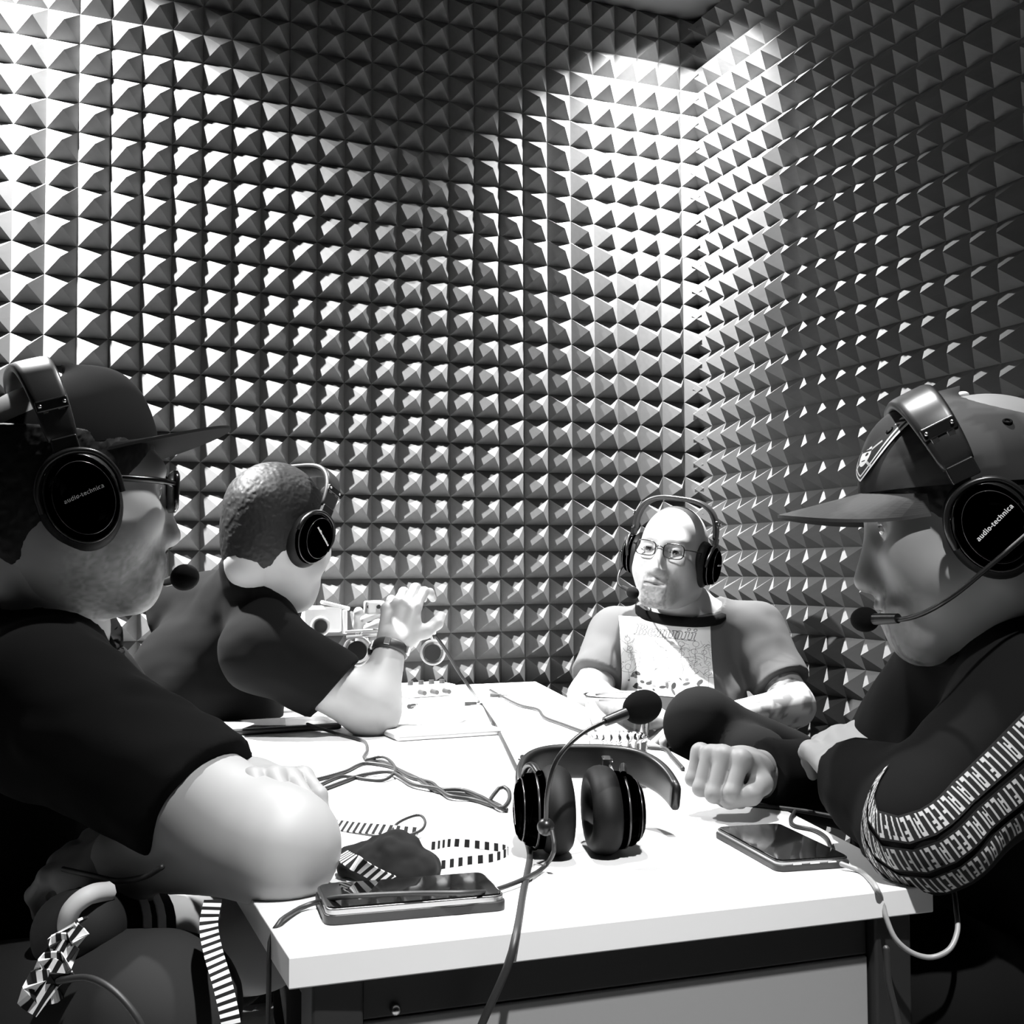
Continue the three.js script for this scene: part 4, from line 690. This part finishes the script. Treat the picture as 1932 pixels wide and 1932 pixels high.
{
  const o = thing('face_mask', 'crumpled black face mask with striped straps on the table', 'mask', T(735, 1630));
  const P = (x, y, h) => onT(x, y, h);
  const f0 = union([cone(P(668, 1625, .011), P(745, 1618, .018), .014, .022), cone(P(745, 1622, .017), P(800, 1630, .012), .021, .016), cone(P(700, 1645, .008), P(790, 1645, .008), .011, .012), cone(P(660, 1640, .007), P(740, 1652, .007), .009, .008)], .014);
  const f = (x, y, z) => smax(f0(x, y, z) + .0035 * noise(x * 45, y * 60, z * 45) + .002 * noise(x * 110, y * 110, z * 110), TABLE_Y + .0006 - y, .003), b = bounds([P(650, 1640, 0), P(820, 1640, .03), P(740, 1590, .03)], .04);
  wpart('cloth', meshSDF(f, b[0], b[1], .0028), new THREE.MeshStandardMaterial({ color: gray(.004), roughness: .95 }), o);
  const sd = T(700, 1500).sub(T(700, 1600)).normalize(), up = UP;
  wpart('strap', ribbon([P(628, 1556, .004), P(680, 1562, .006), P(740, 1566, .008), P(790, 1570, .006)], .013, () => sd.clone().addScaledVector(UP, .6), 1.6), stripeMat, o, 'black and white striped strap');
  wpart('strap', ribbon([P(642, 1612, .024), P(670, 1628, .027), P(705, 1648, .015), P(742, 1664, .003)], .014, () => CR.clone().addScaledVector(UP, .5), 1.4), stripeMat, o, 'black and white striped strap');
  wpart('strap', ribbon([P(815, 1596, .012), P(860, 1590, .006), P(920, 1596, .004), P(958, 1604, .004), P(930, 1618, .004), P(880, 1624, .004), P(820, 1634, .006)], .008, () => UP, 2.4), stripeMat, o, 'black and white striped strap');
  wpart('ear_loop', cord([P(736, 1574, .006), P(752, 1552, .012), P(790, 1538, .014), P(802, 1550, .012), P(795, 1566, .008), P(772, 1576, .005)], .0016, 40), cableMat, o);
}
// strap and ribbon by the lap of the man at the left
single('striped_strap', 'black and white striped strap hanging below the left table edge', 'strap', ribbon([W(402, 1698, 1.0), W(394, 1745, .985), W(402, 1795, .97), W(418, 1850, .955), W(432, 1910, .945), W(445, 1990, .94)], .0155, () => CR, 2.6), stripeMat);
{
  const pts = [[148, 1742, 1.0], [118, 1760, .985], [140, 1785, .98], [95, 1795, .975], [128, 1822, .97], [78, 1830, .965], [110, 1856, .962], [60, 1868, .96], [90, 1890, .96]].map(p => W(...p));
  single('striped_ribbon', 'crumpled striped ribbon in the lap at the lower left', 'ribbon', ribbon(pts, .030, u => CR.clone().multiplyScalar(.8).addScaledVector(UP, .5), 2.2, .002), stripeMat);
}
// cables
cordThing('black cable from the dark tablet into the cable bundle', lay([[580, 1366, .012], [610, 1376, .006], [650, 1388], [685, 1398], [693, 1415], [690, 1432], [720, 1436], [752, 1452], [790, 1470], [830, 1494], [880, 1498], [925, 1512], [955, 1528]], .003), .0028);
cordThing('black cable curling to a loop at the end of the bundle', lay([[560, 1478], [600, 1470], [650, 1456], [690, 1440], [735, 1446], [775, 1466], [812, 1476], [836, 1490, .006], [870, 1490, .007], [905, 1502, .006], [948, 1524, .006], [961, 1508, .010], [957, 1489, .016], [946, 1484, .018], [934, 1496, .012], [924, 1510, .007]], .003), .0027);
cordThing('black cable passing beside the elbow of the man at left', lay([[560, 1500], [605, 1490], [650, 1474], [685, 1462], [730, 1456, .006], [780, 1480, .005], [825, 1488, .006], [850, 1502, .005], [890, 1508], [930, 1520]], .003), .0028);
cordThing('thin black cable looping round the start of the bundle', lay([[690, 1434, .006], [718, 1428, .007], [742, 1442, .007], [742, 1460, .006], [722, 1472], [690, 1470], [650, 1464], [600, 1482]]), .0023);
cordThing('black cable running across the table and over its near edge', [W(822, 1200, 2.16), W(838, 1222, 2.17), W(862, 1262, 2.19), W(885, 1296, 2.2), ...lay([[906, 1326], [930, 1362], [950, 1400], [972, 1446], [992, 1486], [998, 1530], [994, 1580], [1000, 1612], [994, 1650], [986, 1690], [980, 1730]]), W(974, 1762, .905), W(968, 1790, .895), W(955, 1830, .893), W(935, 1875, .893), W(908, 1935, .895), W(860, 2060, .90)], .0033, 160);
cordThing('black cable winding past the cup to the far end', lay([[925, 1302], [950, 1316], [985, 1332], [1012, 1338], [1028, 1354], [1060, 1366], [1105, 1382], [1160, 1396], [1225, 1410], [1250, 1412], [1268, 1428], [1288, 1450]], .0036), .0034);
cordThing('black cable under the folded arms at right', lay([[1370, 1512], [1430, 1520], [1500, 1528], [1560, 1538], [1610, 1548]]), .0028);
cordThing('grey cable curling from the folded arms to the right phone', lay([[1500, 1530, .004], [1492, 1545], [1500, 1558], [1535, 1566], [1558, 1580], [1568, 1604], [1572, 1620, .005]]), .0022);
cordThing('grey cable dropping over the right table corner and back up', [...lay([[1588, 1630, .006], [1620, 1642], [1642, 1660], [1655, 1678]]), W(1664, 1700, 1.03), W(1672, 1732, 1.025), W(1690, 1772, 1.02), W(1722, 1798, 1.02), W(1758, 1806, 1.02), W(1790, 1792, 1.02), W(1806, 1758, 1.03), W(1804, 1715, 1.05), W(1800, 1680, 1.09)], .0024, 110, M(.22, .45));
cordThing('black cable hanging behind the right table leg', [W(1672, 1790, 1.0), W(1676, 1850, 1.0), W(1690, 1910, 1.0), W(1705, 1990, 1.0)], .003, 40);
cordThing('black cable draped across the forearm at lower left', [W(120, 1640, 1.14), W(165, 1650, 1.10), W(225, 1662, 1.075), W(270, 1655, 1.065), W(305, 1636, 1.04)], .0028, 40);
cordThing('black cable lying over the grey shorts at lower left', [W(110, 1850, .96), W(170, 1846, .945), W(215, 1870, .935), W(255, 1915, .93), W(285, 1975, .93)], .003, 40);
// papers, tablet, recorder
function slab(name, label, cat, px, py, w, d, h, mat, turn = 0) { const c = T(px, py), o = thing(name, label, cat, c); o.rotation.y = -YAW * 0 + turn; part('body', box(w, h, d, 0, h / 2 + .0004, 0, Math.min(h / 2.2, .004)), mat, o); return o; }
const nb = slab('notebook', 'white closed notebook beside the elbow on the table', 'notebook', 832, 1386, .190, .100, .011, whitePaper, .02); part('page_block', box(.184, .0015, .098, 0, .0065, .0015), M(.25, .8), nb, 'dark line of the page edge');
const tb = slab('tablet', 'dark thin tablet under the forearm of the man seen from behind', 'tablet', 525, 1374, .2, .13, .010, M(.02, .4), .05); part('screen', box(.188, .001, .118, 0, .0108, 0), MP(.3, .12, {}), tb);
slab('paper_sheet', 'loose white paper sheet at the far end of the table', 'paper', 850, 1322, .21, .14, .0008, whitePaper, .3);
{
  const o = slab('audio_interface', 'small white audio box with knobs beyond the elbow', 'audio box', 800, 1312, .12, .09, .026, M(.72, .4), .1);
  for (let i = 0; i < 4; i++) part('knob', new THREE.CylinderGeometry(.006, .007, .01, 16).translate(-.04 + i * .026, .031, .015), M(.03, .4), o);
  for (let i = 0; i < 3; i++) part('jack', rod(V(-.03 + i * .03, .013, .045), V(-.03 + i * .03, .013, .072), .005), M(.02, .4), o);
}
for (const [px, py, a, lab] of [[778, 1336, .8, 'small dark cable plug near the raised elbow'], [890, 1331, -.1, 'small dark cable plug beside the crossing cables'], [938, 1316, -.5, 'small dark cable plug at the end of the far cable']]) { const o = thing('cable_plug', lab, 'plug', T(px, py).add(V(0, .005, 0))); o.rotation.y = a; part('shell', rod(V(-.016, 0, 0), V(.010, 0, 0), .0048, .004), M(.015, .4), o); part('tip', rod(V(.010, 0, 0), V(.024, 0, 0), .0022, .002), chrome, o); }
// gear held up by the man seen from behind
{
  const c = W(748, 1192, 2.20), o = thing('handheld_rig', 'white rig of thin arms and round discs in the raised hand', 'rig', c); const L = (x, y, d = 0) => CR.clone().multiplyScalar(x).addScaledVector(UP, y).addScaledVector(CF, d);
  part('body', (() => { const g = box(.06, .04, .035, 0, 0, 0, .008); g.rotateY(.5); g.translate(0, .02, 0); return g; })(), M(.75, .4), o);
  const head = L(-.042, .046, .0); part('head', box(.036, .026, .03, head.x, head.y, head.z, .005), M(.75, .4), o); for (const q of [-.008, .010]) { const h = L(-.042 + q, .048, -.0165); part('socket', new THREE.CylinderGeometry(.004, .004, .004, 12).rotateX(Math.PI / 2).translate(h.x, h.y, h.z), M(.02, .5), o); }
  for (const [a, b] of [[L(-.02, .005), L(-.098, .0, .01)], [L(-.02, -.004), L(-.096, -.010, .01)], [L(.02, .012), L(.078, .010, .01)], [L(.02, .0), L(.074, -.004, .01)]]) part('arm', rod(a, b, .0026), M(.7, .35), o);
  for (const [x, y, r] of [[-.075, -.036, .026], [.068, -.040, .022]]) { const p = L(x, y, .01), q = new THREE.Quaternion().setFromUnitVectors(V(0, 0, 1), CF); part('ring', new THREE.TorusGeometry(r, .0024, 8, 36).applyQuaternion(q).translate(p.x, p.y, p.z), M(.6, .35), o); part('disc', new THREE.CylinderGeometry(r * .72, r * .72, .012, 28).rotateX(Math.PI / 2).applyQuaternion(q).translate(p.x, p.y, p.z), M(.012, .4), o); part('stem', rod(p.clone().addScaledVector(UP, r), L(x * .9, .0, .01), .0024), M(.6, .35), o); }
}
{
  const c = W(607, 1168, 2.42), o = thing('compact_camera', 'white compact camera beyond the shoulder of the man seen from behind', 'camera', c); o.rotation.y = -YAW + .3;
  part('body', box(.085, .055, .03, 0, 0, 0, .008), M(.75, .4), o); part('lens_ring', new THREE.TorusGeometry(.017, .004, 10, 32).translate(-.005, -.014, .016), M(.45, .3), o); part('lens', new THREE.CylinderGeometry(.013, .014, .014, 28).rotateX(Math.PI / 2).translate(-.005, -.014, .018), glossBlack, o);
  part('top_plate', (() => { const g = box(.06, .008, .03, .02, .034, 0, .003); g.rotateZ(-.25); return g; })(), M(.7, .4), o); part('side_grip', box(.01, .05, .012, .046, -.006, .012, .003), M(.65, .4), o);
}
renderer.render(scene, camera);
